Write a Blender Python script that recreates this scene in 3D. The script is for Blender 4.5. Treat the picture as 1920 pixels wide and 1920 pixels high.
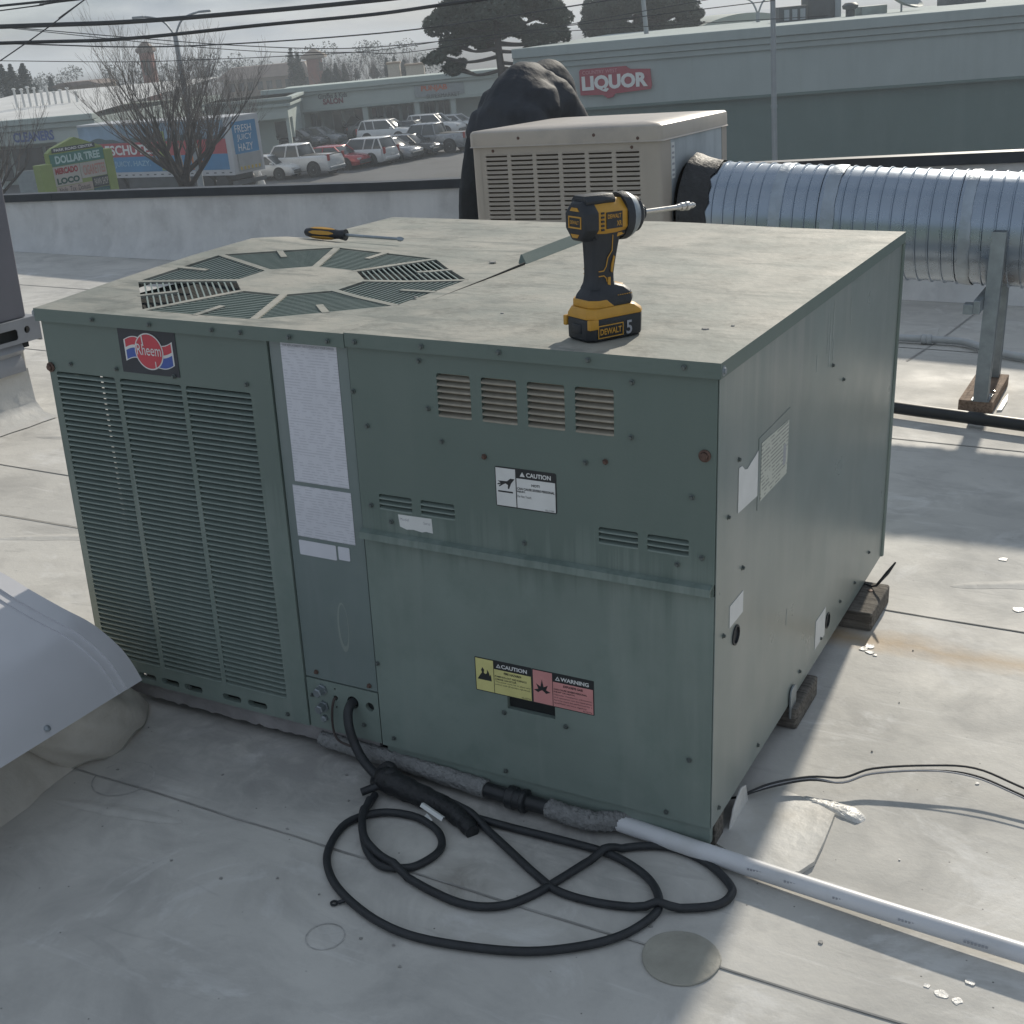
import bpy, bmesh, math, random
from mathutils import Vector, Matrix
from mathutils.geometry import tessellate_polygon
R = math.radians
rnd = random.Random(7)
for o in list(bpy.data.objects): bpy.data.objects.remove(o)
scene = bpy.context.scene
COL = scene.collection

# ------------------------------------------------------------------ frames
# Roof frame: x along the front of the packaged unit, y towards its back, z up from its cabinet bottom.
# The roof is pitched about 2.7 degrees, so a rotation takes the roof frame to the level world frame
# (world: y = compass direction the camera faces, ground at z = 0, camera 7.5 m above the parking lot).
CAMR = Matrix(((0.8838, -0.1322, 0.4489), (0.4662, 0.3319, -0.82), (-0.0406, 0.934, 0.355)))
CAMR = CAMR.to_quaternion().to_matrix()
CAMP = Vector((1.7096, -1.4781, 1.0946))
FPX = 2335.07
up = Vector((-0.0362, -0.0295, 0.9989)).normalized()
fw = CAMR @ Vector((0, 0, -1)); hd = (fw - up * fw.dot(up)).normalized(); rt = hd.cross(up)
M3 = Matrix((rt, hd, up))
HC = 7.5
ROOF = Matrix.Translation((0, 0, HC)) @ M3.to_4x4() @ Matrix.Translation(-CAMP)
RI = ROOF.inverted()

cd = bpy.data.cameras.new('camera'); cam = bpy.data.objects.new('camera', cd); COL.objects.link(cam)
cd.sensor_width = 36; cd.lens = FPX / 1920 * 36; cd.clip_start = .02; cd.clip_end = 3000
cam.matrix_world = ROOF @ (Matrix.Translation(CAMP) @ CAMR.to_4x4())
scene.camera = cam
def pray(px, py):
    return (M3 @ (CAMR @ Vector(((px - 960) / FPX, -(py - 960) / FPX, -1)))).normalized()
def bg(px, py, v):            # world point at distance v ahead of the camera
    d = pray(px, py); return Vector((0, 0, HC)) + d * (v / d.y)
def gr(px, py, z=0.):         # world point on the ground
    d = pray(px, py); return Vector((0, 0, HC)) + d * ((z - HC) / d.z)

# ------------------------------------------------------------------ light
az = R(3.3)
sdir = (M3 @ Vector((math.sin(az), -math.cos(az), -math.tan(R(29))))).normalized()   # way the light travels
SUN_STRENGTH = 3.0; SKY_STRENGTH = .15; EXPOSURE = 0.42
sl = bpy.data.lights.new('sun', 'SUN'); sl.energy = SUN_STRENGTH; sl.angle = R(1.4); sl.color = (1, .92, .79)
so = bpy.data.objects.new('sun', sl); COL.objects.link(so)
so.rotation_euler = sdir.to_track_quat('-Z', 'Y').to_euler(); so.location = (10, 20, 30)
w = bpy.data.worlds.new('World'); scene.world = w; w.use_nodes = True
nt = w.node_tree; nt.nodes.clear()
wo = nt.nodes.new('ShaderNodeOutputWorld'); wb = nt.nodes.new('ShaderNodeBackground')
sky = nt.nodes.new('ShaderNodeTexSky'); sky.sky_type = 'NISHITA'; sky.sun_disc = False
sky.sun_elevation = math.asin(-sdir.z); sky.sun_rotation = math.atan2(-sdir.x, -sdir.y)
sky.air_density = 1.0; sky.dust_density = .6; sky.ozone_density = 1.2
tc = nt.nodes.new('ShaderNodeTexCoord'); mp = nt.nodes.new('ShaderNodeMapping')
mp.inputs['Scale'].default_value = (1.6, 1.6, 6.5); mp.inputs['Location'].default_value = (.3, .15, .4)
n1 = nt.nodes.new('ShaderNodeTexNoise'); n1.inputs['Scale'].default_value = 2.6; n1.inputs['Detail'].default_value = 9; n1.inputs['Roughness'].default_value = .58
cr = nt.nodes.new('ShaderNodeValToRGB'); cr.color_ramp.elements[0].position = .36; cr.color_ramp.elements[1].position = .66
cr.color_ramp.elements[0].color = (.84, .84, .84, 1); cr.color_ramp.elements[1].color = (1, 1, 1, 1)
n2 = nt.nodes.new('ShaderNodeTexNoise'); n2.inputs['Scale'].default_value = 5; n2.inputs['Detail'].default_value = 8
cr2 = nt.nodes.new('ShaderNodeValToRGB'); cr2.color_ramp.elements[0].position = .40; cr2.color_ramp.elements[1].position = .62
cr2.color_ramp.elements[0].color = (1.22, 1.50, 1.90, 1); cr2.color_ramp.elements[1].color = (2.60, 2.84, 3.12, 1)
mx = nt.nodes.new('ShaderNodeMix'); mx.data_type = 'RGBA'
L = nt.links.new
L(tc.outputs['Generated'], mp.inputs['Vector']); L(mp.outputs['Vector'], n1.inputs['Vector']); L(mp.outputs['Vector'], n2.inputs['Vector'])
L(n1.outputs['Fac'], cr.inputs['Fac']); L(n2.outputs['Fac'], cr2.inputs['Fac'])
L(cr.outputs['Color'], mx.inputs[0]); L(sky.outputs['Color'], mx.inputs[6]); L(cr2.outputs['Color'], mx.inputs[7])
L(mx.outputs[2], wb.inputs['Color']); wb.inputs['Strength'].default_value = SKY_STRENGTH
L(wb.outputs['Background'], wo.inputs['Surface'])
vs = scene.view_settings; vs.view_transform = 'Standard'; vs.look = 'None'; vs.exposure = EXPOSURE; vs.gamma = 1; vs.use_curve_mapping = False
scene.render.resolution_x = scene.render.resolution_y = 1024

# ------------------------------------------------------------------ helpers
ROOFSET = []
class MB:
    def __init__(s): s.v = []; s.f = []; s.m = []; s.mi = 0
    def add(s, vs, fs):
        n = len(s.v); s.v += [tuple(p) for p in vs]
        for f in fs: s.f.append(tuple(i + n for i in f)); s.m.append(s.mi)
        return s
    def box(s, x0, x1, y0, y1, z0, z1):
        return s.add([(x, y, z) for z in (z0, z1) for y in (y0, y1) for x in (x0, x1)],
                     [(0, 2, 3, 1), (4, 5, 7, 6), (0, 1, 5, 4), (2, 6, 7, 3), (0, 4, 6, 2), (1, 3, 7, 5)])
    def quad(s, a, b, c, d): return s.add([a, b, c, d], [(0, 1, 2, 3)])
    def loft(s, rings, cap=True, closed=True):
        k = len(rings[0]); vs = [p for r in rings for p in r]; fs = []
        for i in range(len(rings) - 1):
            for j in range(k if closed else k - 1):
                a = i * k + j; b = i * k + (j + 1) % k; fs.append((a, b, b + k, a + k))
        if cap:
            fs.append(tuple(range(k))[::-1]); fs.append(tuple((len(rings) - 1) * k + j for j in range(k)))
        return s.add(vs, fs)
    def tube(s, pts, r, n=8, cap=True, squash=1.):
        pts = [Vector(p) for p in pts]; rs = r if isinstance(r, (list, tuple)) else [r] * len(pts)
        t = (pts[1] - pts[0]).normalized(); u = t.orthogonal().normalized(); rings = []
        for i, p in enumerate(pts):
            if i == 0: t2 = (pts[1] - pts[0])
            elif i == len(pts) - 1: t2 = (pts[-1] - pts[-2])
            else: t2 = (pts[i + 1] - pts[i - 1])
            t2 = t2.normalized() if t2.length > 1e-9 else t
            u = (u - t2 * u.dot(t2)); u = u.normalized() if u.length > 1e-6 else t2.orthogonal().normalized()
            b = t2.cross(u); t = t2
            rings.append([p + (u * math.cos(2 * math.pi * j / n) + b * math.sin(2 * math.pi * j / n)) * rs[i] for j in range(n)])
        return s.loft(rings, cap)
    def lathe(s, prof, c=(0, 0, 0), ax=(0, 0, 1), n=16):
        c = Vector(c); ax = Vector(ax).normalized(); u = ax.orthogonal().normalized(); b = ax.cross(u)
        rings = [[c + ax * z + (u * math.cos(2 * math.pi * j / n) + b * math.sin(2 * math.pi * j / n)) * max(r, 1e-5) for j in range(n)] for r, z in prof]
        return s.loft(rings, True)
    def prism(s, poly, f, a, b):      # f(u, v, w) -> point
        k = len(poly); return s.loft([[f(u, v, a) for u, v in poly], [f(u, v, b) for u, v in poly]])
    def plate(s, outer, holes, f, a, b):
        loops = [outer] + list(holes); pts = [p for l in loops for p in l]
        tris = tessellate_polygon([[Vector((p[0], p[1], 0)) for p in l] for l in loops]); n = len(pts)
        vs = [f(u, v, a) for u, v in pts] + [f(u, v, b) for u, v in pts]; fs = []
        for t in tris: fs.append(tuple(t)); fs.append(tuple(i + n for i in t[::-1]))
        o = 0
        for l in loops:
            k = len(l)
            for j in range(k): fs.append((o + j, o + (j + 1) % k, o + (j + 1) % k + n, o + j + n))
            o += k
        return s.add(vs, fs)
    def mesh(s, name, mats, bevel=0, smooth=None, seg=2):
        me = bpy.data.meshes.new(name); me.from_pydata(s.v, [], s.f); me.update()
        bm = bmesh.new(); bm.from_mesh(me)
        if s.mi: 
            for f, m in zip(bm.faces, s.m): f.material_index = m
        bmesh.ops.recalc_face_normals(bm, faces=bm.faces)
        if bevel: bmesh.ops.bevel(bm, geom=[e for e in bm.edges if len(e.link_faces) == 2 and e.calc_face_angle(0) > .5], offset=bevel, segments=seg, profile=.5, affect='EDGES', clamp_overlap=True)
        bm.to_mesh(me); bm.free()
        for m in (mats if isinstance(mats, (list, tuple)) else [mats]): me.materials.append(m)
        if smooth is not None:
            for p in me.polygons: p.use_smooth = True
            me.set_sharp_from_angle(angle=R(smooth))
        return me
    def build(s, name, mats, parent=None, bevel=0, smooth=None, absolute=True, seg=2):
        if parent is not None and absolute:
            l = root_loc(parent); s.v = [(x - l.x, y - l.y, z - l.z) for x, y, z in s.v]
        o = bpy.data.objects.new(name, s.mesh(name, mats, bevel, smooth, seg)); COL.objects.link(o)
        if parent is not None: o.parent = parent
        return o
def root_loc(o):
    while o.parent: o = o.parent
    return o.location
def tag(o, label=None, cat=None, group=None, kind=None, roof=False):
    if label: o['label'] = label
    if cat: o['category'] = cat
    if group: o['group'] = group
    if kind: o['kind'] = kind
    if roof: ROOFSET.append(o)
    return o
def thing(name, label, cat, loc=(0, 0, 0), rot=(0, 0, 0), group=None, roof=True):
    o = bpy.data.objects.new(name, None); o.empty_display_size = .1; COL.objects.link(o)
    o.location = loc; o.rotation_euler = rot
    return tag(o, label, cat, group, None, roof)
def inst(name, me, parent, loc, rot=(0, 0, 0), scale=(1, 1, 1), absolute=True):
    o = bpy.data.objects.new(name, me); COL.objects.link(o); o.parent = parent
    l = root_loc(parent) if absolute else Vector((0, 0, 0))
    o.location = Vector(loc) - l; o.rotation_euler = rot; o.scale = scale
    return o
def copy_tree(o, parent=None):
    c = o.copy(); COL.objects.link(c); c.parent = parent
    for ch in list(o.children): copy_tree(ch, c)
    return c
def smoothpts(P, n=6, closed=False):       # Catmull-Rom
    P = [Vector(p) for p in P]; out = []; k = len(P)
    for i in range(k if closed else k - 1):
        g = (lambda j: P[j % k]) if closed else (lambda j: P[min(max(j, 0), k - 1)])
        a, b, c, d = g(i - 1), g(i), g(i + 1), g(i + 2)
        for j in range(n):
            t = j / n
            out.append(.5 * ((2 * b) + (c - a) * t + (2 * a - 5 * b + 4 * c - d) * t * t + (3 * b - a - 3 * c + d) * t ** 3))
    if not closed: out.append(P[-1])
    return out
TXT = {}
def text_geo(s, bold=0.):
    k = (s, bold)
    if k in TXT: return TXT[k]
    cu = bpy.data.curves.new('t', 'FONT'); cu.body = s; cu.size = 1; cu.resolution_u = 3; cu.offset = bold
    ob = bpy.data.objects.new('t', cu); COL.objects.link(ob); bpy.context.view_layer.update()
    me = bpy.data.meshes.new_from_object(ob.evaluated_get(bpy.context.evaluated_depsgraph_get()))
    v = [(q.co.x, q.co.y) for q in me.vertices]; f = [tuple(p.vertices) for p in me.polygons]
    bpy.data.objects.remove(ob); bpy.data.curves.remove(cu); bpy.data.meshes.remove(me)
    x0 = min(p[0] for p in v); x1 = max(p[0] for p in v); y0 = min(p[1] for p in v); y1 = max(p[1] for p in v)
    TXT[k] = ([((p[0] - x0) / (x1 - x0), (p[1] - y0) / (y1 - y0)) for p in v], f); return TXT[k]
def text(mb, s, f, u0, u1, v0, v1, wd, bold=0.02, shear=0.):     # flat lettering in the box u0..u1, v0..v1
    v, fc = text_geo(s, bold)
    mb.add([f(u0 + (u1 - u0) * (a + shear * b), v0 + (v1 - v0) * b, wd) for a, b in v], fc); return mb
def rect(u0, u1, v0, v1, r=0., n=4):
    if r <= 0: return [(u0, v0), (u1, v0), (u1, v1), (u0, v1)]
    o = []
    for cx, cy, a in ((u1 - r, v0 + r, -90), (u1 - r, v1 - r, 0), (u0 + r, v1 - r, 90), (u0 + r, v0 + r, 180)):
        for i in range(n + 1):
            t = R(a + 90 * i / n); o.append((cx + r * math.cos(t), cy + r * math.sin(t)))
    return o
def disc(cx, cy, r, n=16): return [(cx + r * math.cos(2 * math.pi * i / n), cy + r * math.sin(2 * math.pi * i / n)) for i in range(n)]
FF = lambda u, v, wd: (u, -wd, v)             # front faces: wd = distance proud of y = 0

# ------------------------------------------------------------------ materials
def mat(name, col, rough=.5, metal=0., var=.12, scale=6., bump=0., bscale=90., spec=.5, dirt=None, dirt2=None, streak=None, drip=None, wavy=0., coat=0., emit=None, trans=0.):
    m = bpy.data.materials.new(name); m.use_nodes = True; t = m.node_tree; N = t.nodes; K = t.links.new
    b = N['Principled BSDF']; c = tuple(col) + (1,)
    b.inputs['Roughness'].default_value = rough; b.inputs['Metallic'].default_value = metal
    b.inputs['Specular IOR Level'].default_value = spec; b.inputs['Coat Weight'].default_value = coat
    b.inputs['Transmission Weight'].default_value = trans
    tcn = N.new('ShaderNodeTexCoord'); src = tcn.outputs['Object']
    def noise(sc, det=5, vec=None, ro=.55):
        n = N.new('ShaderNodeTexNoise'); n.inputs['Scale'].default_value = sc; n.inputs['Detail'].default_value = det; n.inputs['Roughness'].default_value = ro
        K(vec or src, n.inputs['Vector']); return n.outputs['Fac']
    def ramp(s, lo, hi):
        r = N.new('ShaderNodeMapRange'); r.inputs['From Min'].default_value = lo; r.inputs['From Max'].default_value = hi; K(s, r.inputs['Value']); return r.outputs['Result']
    def mixc(fac, a, bb, amt=1.):
        x = N.new('ShaderNodeMix'); x.data_type = 'RGBA'
        if amt != 1.:
            q = N.new('ShaderNodeMath'); q.operation = 'MULTIPLY'; q.inputs[1].default_value = amt; K(fac, q.inputs[0]); fac = q.outputs[0]
        K(fac, x.inputs[0])
        for i, z in ((6, a), (7, bb)):
            if isinstance(z, tuple): x.inputs[i].default_value = z
            else: K(z, x.inputs[i])
        return x.outputs[2]
    lo = tuple(max(0, q * (1 - var)) for q in col) + (1,); hi = tuple(min(1, q * (1 + var)) for q in col) + (1,)
    cur = mixc(ramp(noise(scale), .3, .7), lo, hi)
    if dirt:
        dc, da, ds, d0, d1 = dirt
        cur = mixc(ramp(noise(ds, 8, None, .65), d0, d1), cur, tuple(dc) + (1,), da)
    if dirt2:
        dc, da, ds, d0, d1 = dirt2
        cur = mixc(ramp(noise(ds, 10, None, .72), d0, d1), cur, tuple(dc) + (1,), da)
    if streak:
        dc, da, sv, d0, d1 = streak
        mpn = N.new('ShaderNodeMapping'); mpn.inputs['Scale'].default_value = sv; K(src, mpn.inputs['Vector'])
        cur = mixc(ramp(noise(1., 6, mpn.outputs['Vector'], .6), d0, d1), cur, tuple(dc) + (1,), da)
    if drip:                 # run-off marks hanging from a sill at height zt, each of its own length
        dc, da, zt_, ln = drip
        sx = N.new('ShaderNodeSeparateXYZ'); K(src, sx.inputs[0]); cx = N.new('ShaderNodeCombineXYZ'); K(sx.outputs['X'], cx.inputs[0]); K(sx.outputs['Y'], cx.inputs[1])
        nl = noise(42, 4, cx.outputs[0], .7); m1 = N.new('ShaderNodeMath'); m1.operation = 'MULTIPLY_ADD'; K(ramp(nl, .42, .75), m1.inputs[0]); m1.inputs[1].default_value = ln; m1.inputs[2].default_value = -zt_
        m2 = N.new('ShaderNodeMath'); m2.operation = 'ADD'; K(sx.outputs['Z'], m2.inputs[0]); K(m1.outputs[0], m2.inputs[1])
        cur = mixc(ramp(m2.outputs[0], 0., ln * .8), cur, tuple(dc) + (1,), da)
    K(cur, b.inputs['Base Color'])
    rr = N.new('ShaderNodeMapRange'); rr.inputs['To Min'].default_value = max(0, rough - .08); rr.inputs['To Max'].default_value = min(1, rough + .1); K(noise(scale * 2.3), rr.inputs['Value']); K(rr.outputs['Result'], b.inputs['Roughness'])
    if bump:
        bn = N.new('ShaderNodeBump'); bn.inputs['Strength'].default_value = bump; bn.inputs['Distance'].default_value = .01
        K(noise(bscale, 6), bn.inputs['Height']); K(bn.outputs['Normal'], b.inputs['Normal'])
    if wavy:
        w2 = N.new('ShaderNodeBump'); w2.inputs['Strength'].default_value = wavy; w2.inputs['Distance'].default_value = .02
        K(noise(3.2, 2), w2.inputs['Height'])
        if bump: K(bn.outputs['Normal'], w2.inputs['Normal'])
        K(w2.outputs['Normal'], b.inputs['Normal'])
    if emit:
        b.inputs['Emission Color'].default_value = tuple(emit) + (1,); b.inputs['Emission Strength'].default_value = 1
    m['_'] = 0
    return m
G = (.192, .238, .216)
M = {}
M['unit'] = mat('unit_paint', G, .42, 0, .10, 5, .05, 240, .4, dirt=((.140, .190, .168), .6, 9, .5, .72), streak=((.245, .285, .26), .65, (17, 17, 1.3), .50, .72), drip=((.115, .155, .138), .8, .427, .10), wavy=.12)
M['unit_side'] = mat('unit_paint_glossy', (.190, .228, .214), .30, 0, .08, 4, .03, 200, .5, dirt=((.27, .29, .27), .5, 5, .5, .75), streak=((.28, .295, .28), .6, (9, 9, 1.1), .48, .72), drip=((.30, .31, .295), .6, .735, .25), wavy=.30)
M['unit_corner'] = mat('unit_paint_bluish', (.170, .212, .205), .38, 0, .08, 5, .03, 200, .45, dirt=((.23, .265, .245), .5, 4, .52, .75), streak=((.225, .255, .255), .5, (15, 15, 1.5), .52, .74), wavy=.15)
M['unit_top'] = mat('unit_top_paint', (.225, .24, .215), .66, 0, .14, 7, .12, 60, .3, dirt=((.36, .345, .30), .85, 5, .40, .62), dirt2=((.12, .125, .11), .75, 15, .52, .68), streak=((.15, .165, .15), .75, (6, 26, 6), .52, .66))
M['dark'] = mat('dark_interior', (.012, .015, .016), .8, 0, .2)
M['coil'] = mat('coil_fins', (.05, .062, .066), .6, .3, .25, 40)
M['screw'] = mat('screw_head', (.13, .15, .145), .4, .7, .2, 80)
M['rust'] = mat('rusty_screw', (.12, .075, .06), .7, .3, .3, 120)
M['galv'] = mat('galvanised', (.32, .37, .43), .27, .9, .05, 9, .0, 60, .5, dirt=((.40, .44, .49), .5, 5, .5, .75))
M['galv2'] = mat('galvanised_dull', (.31, .345, .37), .45, .75, .15, 30, .04)
M['tape'] = mat('duct_sealant', (.37, .42, .47), .42, .65, .12, 18, .3, 40, dirt=((.28, .31, .34), .6, 10, .45, .7))
M['mastic'] = mat('black_mastic', (.030, .031, .033), .6, 0, .3, 30, .6, 60)
M['beige'] = mat('cooler_beige', (.42, .375, .32), .45, 0, .05, 4, .03, 200, .5, dirt=((.35, .315, .275), .5, 6, .5, .75), streak=((.33, .295, .255), .4, (10, 10, 1.5), .52, .75))
M['beige_top'] = mat('cooler_lid', (.46, .41, .35), .36, 0, .06, 5, .05, 90, .5, dirt=((.30, .275, .25), .7, 4, .5, .68))
M['rubber'] = mat('cord_rubber', (.022, .025, .029), .5, 0, .25, 40, .1, 200, .5)
M['blacktape'] = mat('black_tape', (.014, .016, .019), .42, 0, .3, 40, .5, 90)
M['pvc'] = mat('white_pvc', (.60, .61, .63), .35, 0, .05, 9, 0, 10, .5, dirt=((.42, .41, .38), .45, 12, .52, .75))
M['foam'] = mat('painted_foam', (.27, .275, .275), .9, 0, .2, 60, 1., 130, .2, dirt=((.10, .10, .10), .8, 60, .55, .72))
M['blackpipe'] = mat('black_pipe', (.022, .025, .028), .42, .1, .2, 30)
M['conduit'] = mat('grey_conduit', (.46, .48, .49), .45, .2, .1, 12)
M['wood'] = mat('weathered_wood', (.17, .155, .135), .85, 0, .25, 20, .5, 60, .2, streak=((.06, .055, .05), .85, (7, 160, 160), .42, .62))
M['wood2'] = mat('brown_wood', (.27, .195, .145), .82, 0, .25, 18, .5, 50, .2, streak=((.11, .075, .055), .8, (150, 9, 150), .45, .65))
M['paper'] = mat('label_paper', (.60, .61, .66), .55, 0, .05, 20)
M['white'] = mat('white_label', (.66, .67, .66), .5, 0, .06, 30)
M['white2'] = mat('white_paint', (.74, .74, .72), .5, 0, .05, 30)
M['black'] = mat('black_print', (.018, .02, .022), .5, 0, .1, 30)
M['greyprint'] = mat('grey_print', (.33, .34, .37), .55, 0, .1, 30)
M['yel'] = mat('yellow_label', (.62, .58, .24), .5, 0, .08, 30)
M['pink'] = mat('pink_label', (.60, .27, .26), .5, 0, .08, 30)
M['red'] = mat('logo_red', (.52, .055, .075), .45, 0, .06, 30)
M['blue'] = mat('logo_blue', (.05, .10, .36), .45, 0, .06, 30)
M['navy'] = mat('logo_backing', (.022, .028, .038), .4, 0, .15, 30)
M['dwy'] = mat('tool_yellow', (.52, .275, .035), .42, 0, .08, 40, .02)
M['dwb'] = mat('tool_black', (.022, .026, .032), .5, 0, .12, 60, .1, 300)
M['steel'] = mat('bright_steel', (.58, .57, .55), .24, 1, .08, 40)
M['jacket'] = mat('black_jacket', (.040, .044, .051), .72, 0, .3, 7, .3, 45, .3)
M['trousers'] = mat('black_trousers', (.022, .026, .030), .75, 0, .2, 20, .5, 30, .3)
M['skin'] = mat('skin', (.42, .25, .18), .5, 0, .08)
M['coping'] = mat('parapet_coping', (.030, .036, .044), .45, .3, .2, 10)

# ================================================================== THE ROOF WE STAND ON
W, D, H, ZR = 1.21, 1.113, .70, -.05
def roof_material():
    m = bpy.data.materials.new('roof_membrane'); m.use_nodes = True; t = m.node_tree; N = t.nodes; K = t.links.new; b = N['Principled BSDF']
    tcn = N.new('ShaderNodeTexCoord'); src = tcn.outputs['Object']
    def nz(sc, det=6, ro=.6, vec=None, dist=0.):
        n = N.new('ShaderNodeTexNoise'); n.inputs['Scale'].default_value = sc; n.inputs['Detail'].default_value = det; n.inputs['Roughness'].default_value = ro; n.inputs['Distortion'].default_value = dist
        K(vec or src, n.inputs['Vector']); return n.outputs['Fac']
    def rg(s, lo, hi, a=0., c=1.):
        r = N.new('ShaderNodeMapRange'); r.inputs['From Min'].default_value = lo; r.inputs['From Max'].default_value = hi; r.inputs['To Min'].default_value = a; r.inputs['To Max'].default_value = c; K(s, r.inputs['Value']); return r.outputs['Result']
    def mx(f, a, c):
        x = N.new('ShaderNodeMix'); x.data_type = 'RGBA'; K(f, x.inputs[0])
        for i, z in ((6, a), (7, c)):
            if isinstance(z, tuple): x.inputs[i].default_value = z + (1,)
            else: K(z, x.inputs[i])
        return x.outputs[2]
    def mth(op, a, c):
        q = N.new('ShaderNodeMath'); q.operation = op
        for i, z in ((0, a), (1, c)):
            if isinstance(z, (int, float)): q.inputs[i].default_value = z
            else: K(z, q.inputs[i])
        return q.outputs[0]
    cur = mx(rg(nz(1.6), .35, .68), (.48, .47, .44), (.62, .605, .565))
    cur = mx(rg(nz(5.5, 9, .66, None, .6), .46, .68, 0, .6), cur, (.34, .335, .32))          # grime clouds
    cur = mx(rg(nz(3.3, 9, .7, None, 1.5), .56, .66, 0, .55), cur, (.69, .685, .665))         # washed patches
    mp = N.new('ShaderNodeMapping'); mp.inputs['Rotation'].default_value = (0, 0, .5); mp.inputs['Scale'].default_value = (5, 32, 5); K(src, mp.inputs['Vector'])
    cur = mx(rg(nz(1., 7, .65, mp.outputs['Vector'], .8), .58, .72, 0, .42), cur, (.33, .325, .31))  # scuffs
    mp2 = N.new('ShaderNodeMapping'); mp2.inputs['Rotation'].default_value = (0, 0, -.9); mp2.inputs['Scale'].default_value = (4, 40, 4); K(src, mp2.inputs['Vector'])
    cur = mx(rg(nz(1., 6, .6, mp2.outputs['Vector'], .6), .60, .70, 0, .45), cur, (.66, .65, .625))
    sp = N.new('ShaderNodeTexVoronoi'); sp.inputs['Scale'].default_value = 26; K(src, sp.inputs['Vector'])
    cur = mx(rg(sp.outputs['Distance'], .045, .02), cur, (.13, .125, .12))                      # specks
    # rust run-off from the far sleeper: a stain with its own shape
    sx = N.new('ShaderNodeSeparateXYZ'); K(src, sx.inputs[0])
    wob = mth('MULTIPLY', mth('SUBTRACT', nz(9), .5), .09)
    dy = mth('ABSOLUTE', mth('SUBTRACT', mth('ADD', sx.outputs['Y'], wob), .80), 0)
    mask = mth('MULTIPLY', rg(dy, .055, .0), mth('MULTIPLY', rg(sx.outputs['X'], 1.0, 1.2), rg(sx.outputs['X'], 2.0, 1.35)))
    cur = mx(mth('MULTIPLY', mask, .85), cur, (.46, .33, .19))
    for gx_, gy_, gr_, am, cc_ in ((.90, -.205, .075, .75, (.24, .225, .20)), (.46, -.13, .12, .55, (.30, .295, .285)), (.27, -.19, .10, .5, (.33, .325, .32)), (1.27, .075, .085, .7, (.31, .285, .225)), (.62, .03, .26, .8, (.25, .245, .24)), (.95, .03, .24, .8, (.23, .225, .22)), (.32, .05, .28, .7, (.27, .265, .26)), (1.37, .80, .16, .45, (.36, .35, .34)), (-3.2, 3.6, .6, .5, (.36, .36, .36)), (1.45, 1.35, .25, .4, (.37, .365, .35))):  # local smudges; the three wide ones along the unit's front paint its contact shade
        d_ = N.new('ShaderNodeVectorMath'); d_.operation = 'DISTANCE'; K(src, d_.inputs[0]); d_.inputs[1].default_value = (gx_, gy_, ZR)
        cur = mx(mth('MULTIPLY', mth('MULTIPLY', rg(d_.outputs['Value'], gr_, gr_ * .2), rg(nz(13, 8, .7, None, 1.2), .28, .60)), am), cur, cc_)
    K(cur, b.inputs['Base Color'])
    K(rg(nz(4), .3, .7, .6, .85), b.inputs['Roughness']); b.inputs['Specular IOR Level'].default_value = .22
    bn = N.new('ShaderNodeBump'); bn.inputs['Strength'].default_value = .35; bn.inputs['Distance'].default_value = .006
    K(mth('ADD', nz(11, 5), mth('MULTIPLY', nz(90, 4), .3)), bn.inputs['Height']); K(bn.outputs['Normal'], b.inputs['Normal'])
    return m
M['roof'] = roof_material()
M['seam'] = mat('seam_dirt', (.29, .285, .27), .8, 0, .3, 20)
M['caulk'] = mat('white_caulk', (.66, .65, .62), .35, 0, .08, 30, .5, 70)
M['membrane'] = mat('white_membrane', (.56, .555, .53), .5, 0, .10, 5, .3, 18, .35, dirt=((.34, .31, .25), .7, 5, .48, .72), streak=((.42, .40, .36), .5, (9, 9, 2), .5, .7))
M['patch'] = mat('patch_membrane', (.33, .32, .275), .55, 0, .12, 20, .3, 40, .35, dirt=((.27, .26, .23), .7, 14, .5, .7))
M['wallpaint'] = mat('parapet_membrane', (.56, .565, .56), .6, 0, .08, 3, .5, 14, .3, dirt=((.44, .44, .435), .75, 5, .48, .68), dirt2=((.68, .68, .67), .5, 11, .52, .68), streak=((.66, .66, .65), .7, (5, 5, .8), .50, .66))
PW = 4.2                                           # parapet line
nx, ny = 40, 40
mb = MB(); xs = [-12 + 24 * i / nx for i in range(nx + 1)]; ys = [-7 + (PW + 7.05) * j / ny for j in range(ny + 1)]
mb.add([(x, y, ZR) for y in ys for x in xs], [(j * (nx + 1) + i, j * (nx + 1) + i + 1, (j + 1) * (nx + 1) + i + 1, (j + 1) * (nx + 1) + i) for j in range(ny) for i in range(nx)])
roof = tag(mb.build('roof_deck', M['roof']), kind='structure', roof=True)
body = MB().box(-12, 12, -7, PW + .094, -7.6, ZR - .02)
tag(body.build('building_below', M['wallpaint']), kind='structure', roof=True)
# lap seams of the membrane sheets (each a thin raised edge with grime along it)
def seam(y, x0, x1, wob=.002, wid=.003):
    r2 = random.Random(int(y * 1000) + 5); n = 50; mb = MB(); a = []; c = []
    for i in range(n + 1):
        x = x0 + (x1 - x0) * i / n; yy = y + r2.uniform(-wob, wob)
        a.append((x, yy - wid * r2.uniform(.3, .6), ZR + .0016)); c.append((x, yy + wid * r2.uniform(.3, .6), ZR + .0022))
    mb.add(a + c, [(i, i + 1, n + 2 + i, n + 1 + i) for i in range(n)])
    s_ = mb.build('seam', M['seam'], roof)
    l_ = MB().add([(x0, y, ZR + .0014), (x1, y, ZR + .0014), (x1, y + .09, ZR + .0006), (x0, y + .09, ZR + .0006)], [(0, 1, 2, 3)])
    l_.build('seam_lap', M['roof'], roof); return s_
seam(-.216, -2., 3.2); seam(.945, -4.5, 3.4); seam(2.12, -5, 4); seam(3.25, -5, 4)
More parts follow.
